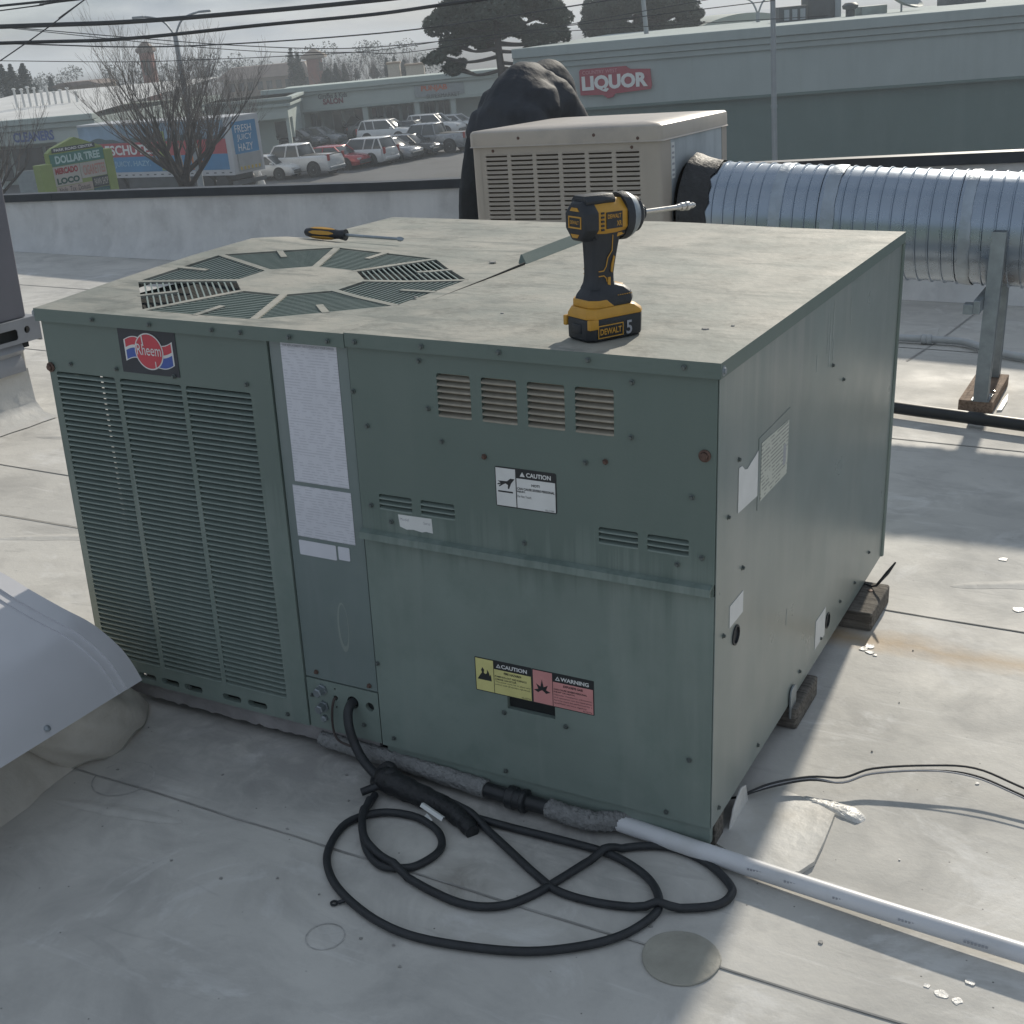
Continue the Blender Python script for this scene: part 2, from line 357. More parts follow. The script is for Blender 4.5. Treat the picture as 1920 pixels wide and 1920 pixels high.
def seamx(pts, wid=.004):
    mb = MB(); p = [Vector((x, y, ZR + .002)) for x, y in pts]; mb2 = MB()
    for a, c in zip(p, p[1:]):
        d = (c - a).normalized(); q = Vector((-d.y, d.x, 0)) * wid * .5; mb.quad(a - q, c - q, c + q, a + q)
    mb.build('seam', M['seam'], roof)
seamx([(.88, 3.05), (.93, 3.4), (1.0, 4.15)], .008); seamx([(-2.6, .55), (-1.4, .62), (-.2, .66)], .005)
# round weld patch, ring marks, flakes, caulk, corner patch
def blob(name, pts, z, th, m, bevel=.0008):
    mb = MB(); mb.prism(pts, lambda u, v, q: (u, v, q), z, z + th); return mb.build(name, m, roof, bevel)
blob('round_patch', [(1.246 + .052 * math.cos(a) * (1 + .03 * math.sin(3 * a)), -.221 + .052 * math.sin(a)) for a in [i * 2 * math.pi / 36 for i in range(36)]], ZR, .0035, M['patch'], .0015)
def ringmark(cx, cy, r, wd=.0015):
    mb = MB(); n = 40; mb.add([(cx + (r + s * wd) * math.cos(2 * math.pi * i / n), cy + (r + s * wd) * math.sin(2 * math.pi * i / n), ZR + .0012) for i in range(n) for s in (0, 1)], [(2 * i, 2 * i + 1, (2 * i + 3) % (2 * n), (2 * i + 2) % (2 * n)) for i in range(n)])
    mb.build('ring_mark', mat('ring_scuff', (.42, .415, .40), .7, 0, .3, 60), roof)
ringmark(.79, -.386, .026); ringmark(.24, -.205, .05, .002)
rb = random.Random(3)
for cx, cy, s in [(1.259, .754, .012), (1.267, .77, .012), (1.274, .744, .011), (1.285, .735, .005), (1.441, 1.309, .014), (1.504, 1.053, .016), (1.564, -.144, .010), (1.584, -.148, .009), (1.592, -.107, .009), (1.545, -.137, .006), (1.46, .11, .002), (1.53, .36, .004), (1.7, .62, .009), (1.62, 1.6, .012)]:
    blob('paint_flake', [(p.x, p.y) for p in smoothpts([(cx + s * rb.uniform(.45, .95) * math.cos(a), cy + s * rb.uniform(.45, .95) * math.sin(a), 0) for a in [i * math.pi / 4 for i in range(8)]], 3, True)], ZR + .0005, .0012, M['caulk'], 0)
for q in range(26):      # gathered leaf litter and grit crumbs
    cx, cy = rb.uniform(-.3, 1.9), rb.uniform(-.4, 1.6); s = rb.uniform(.0012, .0035)
    if 0 < cx < 1.23 and cy > -.02: cy = -.1 - rb.random() * .3
    blob('grit_crumb', [(cx + s * rb.uniform(.5, 1.4) * math.cos(a), cy + s * rb.uniform(.5, 1.2) * math.sin(a)) for a in [i * math.pi / 3 for i in range(6)]], ZR + .0005, .0015, M['seam'], 0)
# low wrinkles where the sheets have slackened
def wrinkle(pts, wd, h):
    P3 = smoothpts([(x, y, 0) for x, y in pts], 8); mb = MB(); rings = []; r2 = random.Random(int(pts[0][0] * 997))
    for i, p in enumerate(P3):
        d = (P3[min(i + 1, len(P3) - 1)] - P3[max(0, i - 1)]).normalized(); q = Vector((-d.y, d.x, 0)); e = math.sin(math.pi * i / (len(P3) - 1)) ** .6 * r2.uniform(.8, 1.15)
        rings.append([tuple(p + q * wd * (.15 + .85 * e) * s + Vector((0, 0, ZR + .0004 + h * .55 * e * math.cos(s * math.pi / 2) ** 2))) for s in (-1, -.7, -.4, -.15, .15, .4, .7, 1)])
    mb.loft(rings, cap=False, closed=False); mb.build('membrane_wrinkle', M['roof'], roof, 0, 80)
for pts, wd, h in (([(1.36, 1.12), (1.55, 1.2), (1.75, 1.19)], .025, .006), ([(.18, -.30), (.30, -.28), (.42, -.26)], .016, .004), ([(-.9, .5), (-.6, .62), (-.3, .60), (-.05, .7)], .03, .007), ([(-1.5, 1.2), (-1.1, 1.3), (-.7, 1.25)], .03, .007)): wrinkle(pts, wd, h)
# welded corner patch beside the front right corner, edge lifted
cp = [(1.205, .035), (1.24, .02), (1.30, .004), (1.338, .012), (1.352, .045), (1.352, .10), (1.349, .175), (1.30, .205), (1.22, .22), (1.205, .2)]
mb = MB(); n = len(cp); cc = (1.26, .11)
mb.add([(x, y, ZR + (.0085 if x > 1.33 else .003)) for x, y in cp] + [(x, y, ZR + .0004) for x, y in cp] + [(cc[0] + (x - cc[0]) * .8, cc[1] + (y - cc[1]) * .8, ZR + .005) for x, y in cp],
       [(i, (i + 1) % n, n + (i + 1) % n, n + i) for i in range(n)] + [(i, (i + 1) % n, 2 * n + (i + 1) % n, 2 * n + i) for i in range(n)] + [tuple(range(2 * n, 3 * n))])
mb.build('corner_patch', M['membrane'], roof, smooth=50)
bl = smoothpts([(1.287, .207), (1.323, .214), (1.371, .211), (1.392, .195), (1.384, .176), (1.355, .182), (1.328, .19), (1.30, .196)], 4, True)
mb = MB(); n = len(bl); ce = Vector((1.34, .198, 0))
mb.loft([[Vector((p.x, p.y, ZR))for p in bl], [ce + (Vector((p.x, p.y, 0)) - ce) * .92 + Vector((0, 0, ZR + .004 + .001 * math.sin(i * 1.7))) for i, p in enumerate(bl)], [ce + (Vector((p.x, p.y, 0)) - ce) * .5 + Vector((0, 0, ZR + .006 + .001 * math.sin(i * 2.3))) for i, p in enumerate(bl)]])
mb.build('caulk_blob', M['caulk'], roof, smooth=60)
blob('old_patch', [(.80, 3.40), (.92, 3.39), (.89, 3.62), (.78, 3.50)], ZR, .003, M['membrane'], .001)

# parapet wall at the back (level, so its height over the pitched roof grows to the right)
zt = lambda x: .29 + .0469 * (x + 5.0) - .018 * math.exp(-((x + 2) / 1.4) ** 2)
pw = thing('parapet_wall', 'low pale parapet wall with black metal coping at the far edge of the roof', 'wall', (0, PW, ZR))
xs = [-12 + .4 * i for i in range(61)]; rr = random.Random(4)
mb = MB(); ring = []
for x in xs:
    e = rr.uniform(-.006, .006)
    ring.append([(x, PW + .095, -.2), (x, PW - .015, -.2), (x, PW - .075 + e, ZR + .002), (x, PW - .03 + e, ZR + .07 + e), (x, PW - .006 + e * .5, ZR + .16), (x, PW + e * .5, zt(x) - .04), (x, PW + .095, zt(x) - .04)])
mb.loft(ring); mb.build('wall', M['wallpaint'], pw, smooth=50)
for k, x0 in enumerate((-12, -7.6, -4.55, -1.5, 1.55, 4.6)):
    x1 = (-7.6, -4.55, -1.5, 1.55, 4.6, 12)[k]; mb = MB(); x0 += .004; st_x = [x0 + (x1 - x0) * i / 5 for i in range(6)]
    prof = [(-.022, -.040), (-.018, -.042), (-.014, -.002), (.10, -.004), (.104, -.06), (.108, -.058), (.106, .002), (-.020, .004)]
    mb.loft([[(x, PW + a, zt(x) + c) for a, c in prof] for x in st_x]); mb.build('coping', M['coping'], pw)

# ================================================================== THE GREEN PACKAGED UNIT
M['flash'] = mat('flashing_grey', (.27, .26, .262), .8, 0, .2, 20, .4, 40)
U = thing('packaged_air_conditioner', 'big green packaged air conditioner with round fan grille and louvred front', 'air conditioner', (W / 2, D / 2, ZR))
def fpl(name, outer, holes=(), w0=-.002, w1=0., m='unit', bevel=.0012):
    mb = MB(); mb.plate(outer, holes, FF, w0, w1); return mb.build(name, M[m], U, 0)
# base rail and painted curb below the cabinet
MB().box(.05, W - .04, .06, D - .04, ZR, -.002).build('base_rail', M['dark'], U)  # no rail: near-black block painting the shade of the gap under the unit
rr = random.Random(31); mb = MB(); rg0 = [(.02 + .01 * i, rr.uniform(-.0016, .0016)) for i in range(61)]
mb.loft([[(x, .014, -.001), (x, .012, -.022 - e), (x, .013, -.034 - e * 1.5), (x, .02, -.034 - e), (x, .022, -.001)] for x, e in rg0]); mb.build('curb_flashing', M['flash'], U, 0, 40)
MB().box(.64, W - .004, .006, .0185, -.032, -.001).build('base_rail', M['unit'], U, .001)
# --- condenser panel with three columns of louvres
LC = [(.016, .152), (.163, .297), (.307, .441)]; LZ0, LZ1 = .043, .590
holes = [rect(a, c, LZ0, LZ1, .004) for a, c in LC]
bs = [(.105, .155), (.185, .232), (.268, .312), (.352, .396), (.022, .066)]
slots = [rect(x0, x0 + .042, .0125 - .002, .0125 + .010, .005) for x0 in (.150, .205, .294, .352, .094)]
cp_ = fpl('condenser_panel', rect(.001, .484, .001, .68), holes + slots, -.012, .0)
npitch = 57; pitch = (LZ1 - LZ0) / npitch
def slat_mesh(name, wd, pitch, out, inn, m, lip=.62):
    rings = []
    for x, k in ((0, 0.), (.0025, .55), (.006, 1.), (wd - .006, 1.), (wd - .0025, .55), (wd, 0.)):
        yo = -out * k; yi = inn; zb = pitch * .06; zt_ = pitch * lip
        rings.append([(x, yi, zt_), (x, yo * .55, zb + (zt_ - zb) * .42), (x, yo, zb), (x, yo + .0012, zb - .0002), (x, yo * .55 + .0014, zb + (zt_ - zb) * .36), (x, yi + .0012, zt_ - .001)])
    mb = MB(); mb.loft(rings); return mb.mesh(name, M[m], 0, 40)
for a, c in LC:
    me = slat_mesh('louver_slat', c - a, pitch, .0014, .0065, 'unit')
    for k in range(npitch): inst('louver_slat', me, cp_, (a, 0, LZ0 + k * pitch))
# coil and hollow behind the louvres, with the open slit at the left side
MB().box(.078, .470, .050, .055, .012, .66).build('condenser_coil', M['coil'], U)
MB().box(.020, .030, .150, 1.05, .012, .66).build('condenser_coil', M['coil'], U)
ls = MB(); ls.plate([(0, 0), (D, 0), (D, .68), (0, .68)], [rect(.109, .116, .03, .64)], lambda u, v, q: (q, u, v), .0, .0015)
ls.build('left_panel', M['unit'], U)
MB().box(.485, .490, .012, D - .01, .004, .675).build('partition', M['dark'], U)
MB().box(.012, .484, .03, D - .03, .002, .006).build('base_pan', M['dark'], U)
# --- label strip (service corner post)
fpl('corner_panel', rect(.4865, .632, .098, .68), [], -.010, -.003, 'unit_corner')
sv = fpl('service_plate', rect(.4865, .632, .001, .0955), [disc(.545, .068, .0045, 12), disc(.580, .067, .0115, 18), disc(.614, .066, .0085, 16), disc(.545, .085, .0022, 8), disc(.545, .05, .0022, 8)], -.010, -.0022)
MB().box(.49, .63, .011, .016, .004, .67).build('backing', M['dark'], U)
for z in (.079, .047): 
    q = MB(); q.lathe([(.0105, .0), (.0105, .004), (.0085, .0045), (.0085, .016), (.007, .018), (0, .018)], (.519, .002, z), (0, -1, 0), 6); q.build('hex_fitting', M['galv2'], U, 0)
q = MB(); q.lathe([(.0065, 0), (.0065, .006), (.004, .008), (0, .008)], (.519, .002, .024), (0, -1, 0), 6); q.build('hex_fitting', M['galv2'], U, 0)
# --- burner compartment door (upper) with vent louvres, and lower door
V4 = [(.787, .842), (.860, .916), (.933, .990), (1.006, 1.063)]; S4 = [(.670, .729), (.745, .804), (1.038, 1.097), (1.111, 1.171)]
vz0, vz1 = .587, .652; sz0, sz1 = .427, .4525
ud = fpl('upper_door', rect(.6355, W - .002, .392, .680), [rect(a, c, vz0, vz1, .003) for a, c in V4] + [rect(a, c, sz0, sz1, .003) for a, c in S4], -.012, .001)
M['dusty'] = mat('dusty_louver', (.30, .275, .225), .7, 0, .2, 30)
M['insul'] = mat('insulation', (.44, .38, .28), .8, 0, .15, 20)
for a, c in V4:
    me = slat_mesh('vent_louver', c - a, (vz1 - vz0) / 7, .0012, .0075, 'dusty', .66)
    for k in range(7): inst('vent_louver', me, ud, (a, -.001, vz0 + k * (vz1 - vz0) / 7))
for a, c in S4:
    me = slat_mesh('vent_louver', c - a, (sz1 - sz0) / 3, .0012, .0065, 'unit', .62)
    for k in range(3): inst('vent_louver', me, ud, (a, -.001, sz0 + k * (sz1 - sz0) / 3))
MB().box(.76, 1.10, .016, .020, .56, .672).build('heat_shield', M['insul'], U)
MB().box(.64, W - .01, .024, .028, .004, .672).build('backing', M['dark'], U)
ld = fpl('lower_door', rect(.6355, W - .002, .001, .3745), [rect(.878, .960, .126, .1475)], -.012, .0)
MB().box(.872, .966, .0085, .0105, .120, .152).build('grip_recess', M['dark'], U)
mb = MB(); mb.loft([[(x, 0.001, .3925), (x, -.012, .3885), (x, -.0135, .378), (x, -.010, .3765), (x, -.0105, .3855), (x, .001, .3885)] for x in (.634, W - .004)]); mb.build('drip_rail', M['unit'], U, 0)
MB().box(.634, W - .003, -.0015, .002, .3755, .392).build('drip_rail', M['unit'], U)
# corner edges + right side, back
def side(u, v, q): return (W + q, u, v)
sp = MB(); sp.plate(rect(0.0005, D, 0, .682), [disc(.091, .276, .0135, 20), disc(.647, .051, .0135, 20)], side, -.0012, 0.); sp.build('side_panel', M['unit_side'], U)
MB().box(W - .03, W - .028, .04, D - .05, .01, .67).build('backing', M['dark'], U)
MB().box(.002, W - .002, D - .002, D, .0, .68).build('back_panel', M['unit'], U)
mb = MB(); mb.loft([[(W + .001, D - .004, z), (W + .004, D - .002, z), (W + .005, D + .004, z), (W - .02, D + .005, z), (W - .02, D + .001, z)] for z in (.0, .2, .4, .55, .682)]); mb.build('back_flange', M['unit'], U)
# --- top panels
def dzt(x, y):
    ks = [(-.1, 0), (0, 0), (.2, .013), (.4, .024), (.58, .029), (.66, .022), (.72, .008), (.79, 0), (2, 0)]; f = 0
    for (a, fa), (c, fc) in zip(ks, ks[1:]):
        if a <= y < c: t = (y - a) / (c - a); t = t * t * (3 - 2 * t) if c > .6 else t; f = fa + (fc - fa) * t
    return f * max(0., 1 - max(0, x) / .5)
FC = Vector((.320, .310, 0)); FR = .300; HR = .118
def octv(r, i): a = R(22.5 + 45 * i); return FC + Vector((r * math.cos(a), r * math.sin(a), 0))
def zt3(x, y, off=0.): return (x, y, H + dzt(x, y) + off)
def octr(th):                                      # radius of the octagon in direction th
    k = (th - R(22.5)) % R(45) - R(22.5); return FR * math.cos(R(22.5)) / math.cos(k)
x0, x1, y0, y1 = -.006, .6345, -.007, D + .004
ang = sorted(set([R(5 * i) for i in range(72)] + [R(22.5 + 45 * i) for i in range(8)] + [math.atan2(y - FC.y, x - FC.x) % (2 * math.pi) for x in (x0, x1) for y in (y0, y1)]))
def rectr(th):
    c, s = math.cos(th), math.sin(th); r = 9
    if c > 1e-6: r = min(r, (x1 - FC.x) / c)
    if c < -1e-6: r = min(r, (x0 - FC.x) / c)
    if s > 1e-6: r = min(r, (y1 - FC.y) / s)
    if s < -1e-6: r = min(r, (y0 - FC.y) / s)
    return r
mb = MB(); rows = []
for k in range(9):
    t = max(0, (k - 1)) / 7
    rows.append([(lambda r, th: zt3(FC.x + r * math.cos(th), FC.y + r * math.sin(th), -.012 if k == 0 else 0))(octr(th) + (rectr(th) - octr(th)) * t, th) for th in ang])
mb.loft(rows, cap=False)
n = len(ang); last = rows[-1]; mb.mi = 1; mb.add(last + [(p[0], p[1], p[2] - .0215) for p in last], [(i, (i + 1) % n, n + (i + 1) % n, n + i) for i in range(n)])
top1 = mb.build('fan_top_panel', [M['unit_top'], M['unit']], U, smooth=35)
# hub plate and spokes
mb = MB(); hv = [octv(HR, i) for i in range(8)]
mb.loft([[zt3(p.x, p.y, -.004) for p in hv], [zt3(p.x, p.y, .0) for p in hv]]); mb.build('grille_hub', M['unit_top'], top1)
for i in range(8):
    a = octv(HR * .97, i); c = octv(FR * 1.01, i); d = (c - a).normalized(); q = Vector((-d.y, d.x, 0)) * .0065; mb = MB(); rings = []
    for k in range(6):
        p = a + (c - a) * k / 5; rings.append([zt3(p.x - q.x, p.y - q.y, -.004), zt3(p.x + q.x, p.y + q.y, -.004), zt3(p.x + q.x, p.y + q.y, 0), zt3(p.x - q.x, p.y - q.y, 0)])
    mb.loft(rings); mb.build('grille_spoke', M['unit_top'], top1)
bar = MB().box(-.5, .5, -.0014, .0014, -.0025, 0).mesh('grille_bar', M['unit'])
nb = 16
for i in range(8):
    for k in range(1, nb):
        r = HR + (FR - HR) * k / nb; a = octv(r, i); c = octv(r, i + 1); za = dzt(a.x, a.y); zc = dzt(c.x, c.y); m_ = (a + c) / 2; d = c - a; ln = d.length - .010
        o = inst('grille_bar', bar, top1, (m_.x, m_.y, H + (za + zc) / 2 - .0015), (0, -math.atan2(zc - za, d.length), math.atan2(d.y, d.x)), (ln, 1, 1))
    m1 = (octv(FR, i) + octv(FR, i + 1)) / 2; m0 = FC + (m1 - FC) * .77; d = (m1 - m0).normalized(); q = Vector((-d.y, d.x, 0)) * .006
    mb = MB(); mb.loft([[zt3(p.x - q.x, p.y - q.y, -.005), zt3(p.x + q.x, p.y + q.y, -.005), zt3(p.x + q.x, p.y + q.y, .0006), zt3(p.x - q.x, p.y - q.y, .0006)] for p in (m0, (m0 + m1) / 2, m1 + d * .004)]); mb.build('grille_tab', M['unit_top'], top1)
# fan below the grille
mb = MB(); mb.lathe([(.30, -.02), (.295, -.02), (.285, -.16), (.29, -.16)], (FC.x, FC.y, H), (0, 0, 1), 40); mb.build('fan_ring', M['dark'], U)
MB().box(.035, .48, .06, .70, .44, .445).build('fan_deck', M['dark'], U)
for k in range(4):
    mb = MB(); a0 = R(90 * k + 20); rings = []
    for r, tw, wd in ((.05, .9, .25), (.15, .7, .32), (.26, .5, .36)):
        rings.append([(FC.x + r * math.cos(a0 + s * wd), FC.y + r * math.sin(a0 + s * wd), H - .10 + s * .05 * tw) for s in (-1, 1)])
    mb.loft(rings, cap=False, closed=False); mb.build('fan_blade', M['dark'], U)
mb = MB(); mb.lathe([(.06, -.14), (.06, -.05), (.03, -.04), (0, -.04)], (FC.x, FC.y, H), (0, 0, 1), 20); mb.build('fan_motor', M['dark'], U)
# right top panel
def zr3(x, y):
    e = .006 * math.exp(-((x - .70) / .2) ** 2) * max(0, (y - .45) / .66)
    return H + .002 + e
mb = MB(); nx = 12; ny = 12; X = [.6365 + (W + .004 - .6365) * i / nx for i in range(nx + 1)]; Y = [-.008 + (D + .013) * j / ny for j in range(ny + 1)]
mb.add([(x, y, zr3(x, y)) for y in Y for x in X], [(j * (nx + 1) + i, j * (nx + 1) + i + 1, (j + 1) * (nx + 1) + i + 1, (j + 1) * (nx + 1) + i) for j in range(ny) for i in range(nx)])
edge = [(x, Y[0]) for x in X] + [(X[-1], y) for y in Y[1:]] + [(x, Y[-1]) for x in X[::-1][1:]] + [(X[0], y) for y in Y[::-1][1:-1]]
k = len(edge); mb.mi = 1; mb.add([(x, y, zr3(x, y)) for x, y in edge] + [(x, y, H - .019) for x, y in edge], [(i, (i + 1) % k, k + (i + 1) % k, k + i) for i in range(k)])
mb.build('right_top_panel', [M['unit_top'], M['unit']], U, smooth=30)
MB().box(.004, W + .001, -.004, .002, H - .0195, H - .003).build('front_lip', M['unit'], U)
MB().box(W - .003, W + .0032, -.004, D, H - .0195, H - .003).build('side_lip', M['unit_side'], U)
# standing flange between the top panels
mb = MB(); mb.loft([[(.622, y, zr3(.63, y) + h_), (.6245, y, zr3(.63, y) + h_ + .001), (.634, y, zr3(.63, y) - .001), (.630, y, zr3(.63, y) - .002)] for y, h_ in ((.575, .002), (.585, .016), (.75, .017), (.95, .017), (D, .015))]); mb.build('standing_flange', M['unit'], U)
mb = MB(); mb.loft([[(.6325, y, H - .004), (.6362, y, H - .004), (.6362, y, H + .0012 + h_), (.6325, y, H + .0006 + h_)] for y, h_ in ((-.004, 0), (.25, .0), (.45, .003), (.575, .006))]); mb.build('panel_gap', M['dark'], U)
# screws
def screw_mesh(r, m):
    q = MB(); q.lathe([(r * 1.5, 0), (r * 1.5, .0008), (r, .0012), (r, .0035), (r * .8, .0045), (0, .0045)], (0, 0, 0), (0, -1, 0), 6); return q.mesh('screw', M[m])
sc, sr = screw_mesh(.0028, 'screw'), screw_mesh(.003, 'rust')
def screws(L_, me=sc, y=-.0012):
    for u, v in L_: inst('screw', me, U, (u, y, v), (0, rnd.random(), 0))
screws([(.13, .689), (.255, .689), (.385, .689), (.442, .689), (.535, .688), (.606, .687), (.655, .6895), (.77, .691), (.895, .692), (1.03, .692), (1.165, .693)], y=-.009)
screws([(.055, .606), (.16, .606), (.286, .604), (.436, .604), (.22, .018), (.44, .014), (.06, .02)])
screws([(.76, .668), (1.09, .665), (.64, .612), (.77, .598), (1.088, .589), (.66, .56), (.79, .55), (1.175, .515), (1.155, .415), (.655, .432), (.92, .41), (1.02, .545), (.69, .41), (1.19, .43)], y=-.002)
screws([(.86, .535), (1.05, .55)], sr, -.002)
screws([(.64, .155), (.66, .02), (.87, .012), (1.14, .012), (1.175, .11), (.872, .118), (.978, .118)])
screws([(.617, .107), (.51, .11)], sr, .002); screws([(.497, .064), (.60, .03)], sc, .001)
for u, v, r_ in ((1.192, .575, .0085), (.006, .597, .0085)):
    q = MB(); q.lathe([(r_, 0), (r_, .002), (r_ * .7, .003), (r_ * .62, .0022), (r_ * .6, .006), (0, .007)], (u, -.001, v), (0, -1, 0), 18); q.build('lifting_bolt', M['rust'], U, 0, 50)
for u, v in ((1.202, .690), (-.002, .690)):
    q = MB(); q.lathe([(.007, 0), (.007, .0015), (.004, .002), (.004, .004), (0, .004)], (u + (.011 if u > 1 else -.005), .003 if u > 1 else -.003, v), (1, 0, 0) if u > 1 else (0, -1, 0), 16); q.build('cap_rivet', M['galv2'], U)
ss = MB(); ss.lathe([(.0042, 0), (.0042, .0008), (.0028, .0012), (.0028, .0035), (0, .0045)], (0, 0, 0), (1, 0, 0), 6); ssm = ss.mesh('screw', M['screw'])
for u, v in ((.045, .475), (.085, .545), (.035, .30), (.115, .372), (.586, .556), (.668, .511), (.98, .06), (.03, .02), (.22, .02), (.46, .035), (.60, .035), (.74, .05), (.86, .04), (.42, .015)): inst('screw', ssm, U, (W, u, v))
for u, v in ((.091, .276), (.647, .051)):
    q = MB(); q.lathe([(.0155, -.001), (.0155, .002), (.0128, .0025), (.0122, -.01), (.0122, -.018)], (W, u, v), (1, 0, 0), 24); q.build('grommet', M['rubber'], U)
# top scraps
for x, y, s in ((.56, .59, .008), (.60, .25, .004), (1.13, .17, .006), (1.16, .20, .003), (.80, .18, .003)):
    q = MB(); q.lathe([(s, 0), (s * .8, .0015), (0, .0018)], (x, y, H + .002), (0, 0, 1), 7); q.build('debris_crumb', M['seam'], U)
# ---------------- labels
def lab(name, u0, u1, v0, v1, m, wd=.0006, r=.0, label=None):
    q = MB(); q.prism(rect(u0, u1, v0, v1, r), FF, wd - .0005, wd); o = q.build(name, M[m], U)
    if label: o['label'] = label
    return o
M['printed'] = None
def print_mat(name, base, ink, dens, rows, words):
    m = mat(name, base, .55, 0, .04, 15); t = m.node_tree; N = t.nodes; K = t.links.new; b = N['Principled BSDF']; old = b.inputs['Base Color'].links[0].from_socket
    tcn = N.new('ShaderNodeTexCoord'); mp = N.new('ShaderNodeMapping'); mp.inputs['Scale'].default_value = (words, words, rows); K(tcn.outputs['Object'], mp.inputs['Vector'])
    br = N.new('ShaderNodeTexNoise'); br.inputs['Scale'].default_value = 1; br.inputs['Detail'].default_value = 1
    mp2 = N.new('ShaderNodeMapping'); mp2.inputs['Scale'].default_value = (words, words, rows * .35); K(tcn.outputs['Object'], mp2.inputs['Vector']); K(mp2.outputs['Vector'], br.inputs['Vector'])
    wv = N.new('ShaderNodeTexWave'); wv.bands_direction = 'Z'; wv.inputs['Scale'].default_value = rows / 3.3; K(tcn.outputs['Object'], wv.inputs['Vector'])
    r1 = N.new('ShaderNodeMapRange'); r1.inputs['From Min'].default_value = .55; r1.inputs['From Max'].default_value = .75; K(wv.outputs['Fac'], r1.inputs['Value'])
    r2 = N.new('ShaderNodeMapRange'); r2.inputs['From Min'].default_value = .42; r2.inputs['From Max'].default_value = .52; K(br.outputs['Fac'], r2.inputs['Value'])
    q = N.new('ShaderNodeMath'); q.operation = 'MULTIPLY'; K(r1.outputs[0], q.inputs[0]); K(r2.outputs[0], q.inputs[1])
    q2 = N.new('ShaderNodeMath'); q2.operation = 'MULTIPLY'; K(q.outputs[0], q2.inputs[0]); q2.inputs[1].default_value = dens
    x = N.new('ShaderNodeMix'); x.data_type = 'RGBA'; K(q2.outputs[0], x.inputs[0]); K(old, x.inputs[6]); x.inputs[7].default_value = tuple(ink) + (1,); K(x.outputs[2], b.inputs['Base Color']); return m
M['fine'] = print_mat('fine_print_paper', (.60, .61, .66), (.36, .37, .42), .42, 230, 90)
lab('instruction_sheet', .5085, .613, .4515, .6775, 'fine', -.0022, 0, 'tall faded instruction sheet')
lab('instruction_sheet', .5025, .615, .357, .4445, 'fine', -.0022, 0, 'square faded instruction sheet')
lab('label', .503, .576, .3245, .350, 'paper', -.0022, .002, 'blank white label'); lab('label', .580, .602, .327, .350, 'paper', -.0022, .002, 'small square white label')
q = MB(); text(q, 'FOR REPLACEMENT PARTS CONTACT YOUR DEALER', FF, .513, .609, .6705, .6745, -.0018); q.build('lettering', M['greyprint'], U)
# caution label
cl = lab('caution_label', .876, .974, .462, .523, 'black', .0016, .003, 'white and black caution label with burnt hand sign')
q = MB(); q.prism(rect(.8775, .9092, .4638, .5212), FF, .0016, .002); q.prism(rect(.9110, .9722, .4638, .5085), FF, .0016, .002); q.build('label_field', M['white'], cl)
q = MB(); text(q, 'CAUTION', FF, .927, .966, .5118, .5186, .0022, .03); q.prism([(.9165, .5118), (.9245, .5118), (.9205, .5186)], FF, .0016, .0021); q.build('lettering', M['white'], cl)
q = MB(); text(q, 'HOT!', FF, .935, .948, .4985, .5025, .0023, .03); text(q, 'CAN CAUSE SEVERE PERSONAL', FF, .9118, .9715, .4915, .4952, .0023, .03); text(q, 'INJURY.', FF, .9118, .925, .4868, .4903, .0023, .03); text(q, 'Do Not Touch.', FF, .9120, .9345, .4800, .4835, .0023, 0)
q.prism([(.8805, .4868), (.9045, .4868), (.9045, .4845), (.8805, .4845)], FF, .0021, .0023)
q.plate([(.8805, .5015), (.8955, .5020), (.9010, .5065), (.9080, .5065), (.9020, .4990), (.8985, .4905), (.8965, .4910), (.8970, .4965), (.8930, .4985), (.8890, .4965), (.8830, .4925), (.8820, .4940), (.8860, .4970), (.8800, .4955), (.8798, .4970), (.8850, .4990)], [], FF, .0021, .0023)
text(q, '92-21234', FF, .956, .970, .4645, .467, .0023, 0); q.build('pictogram', M['black'], cl)
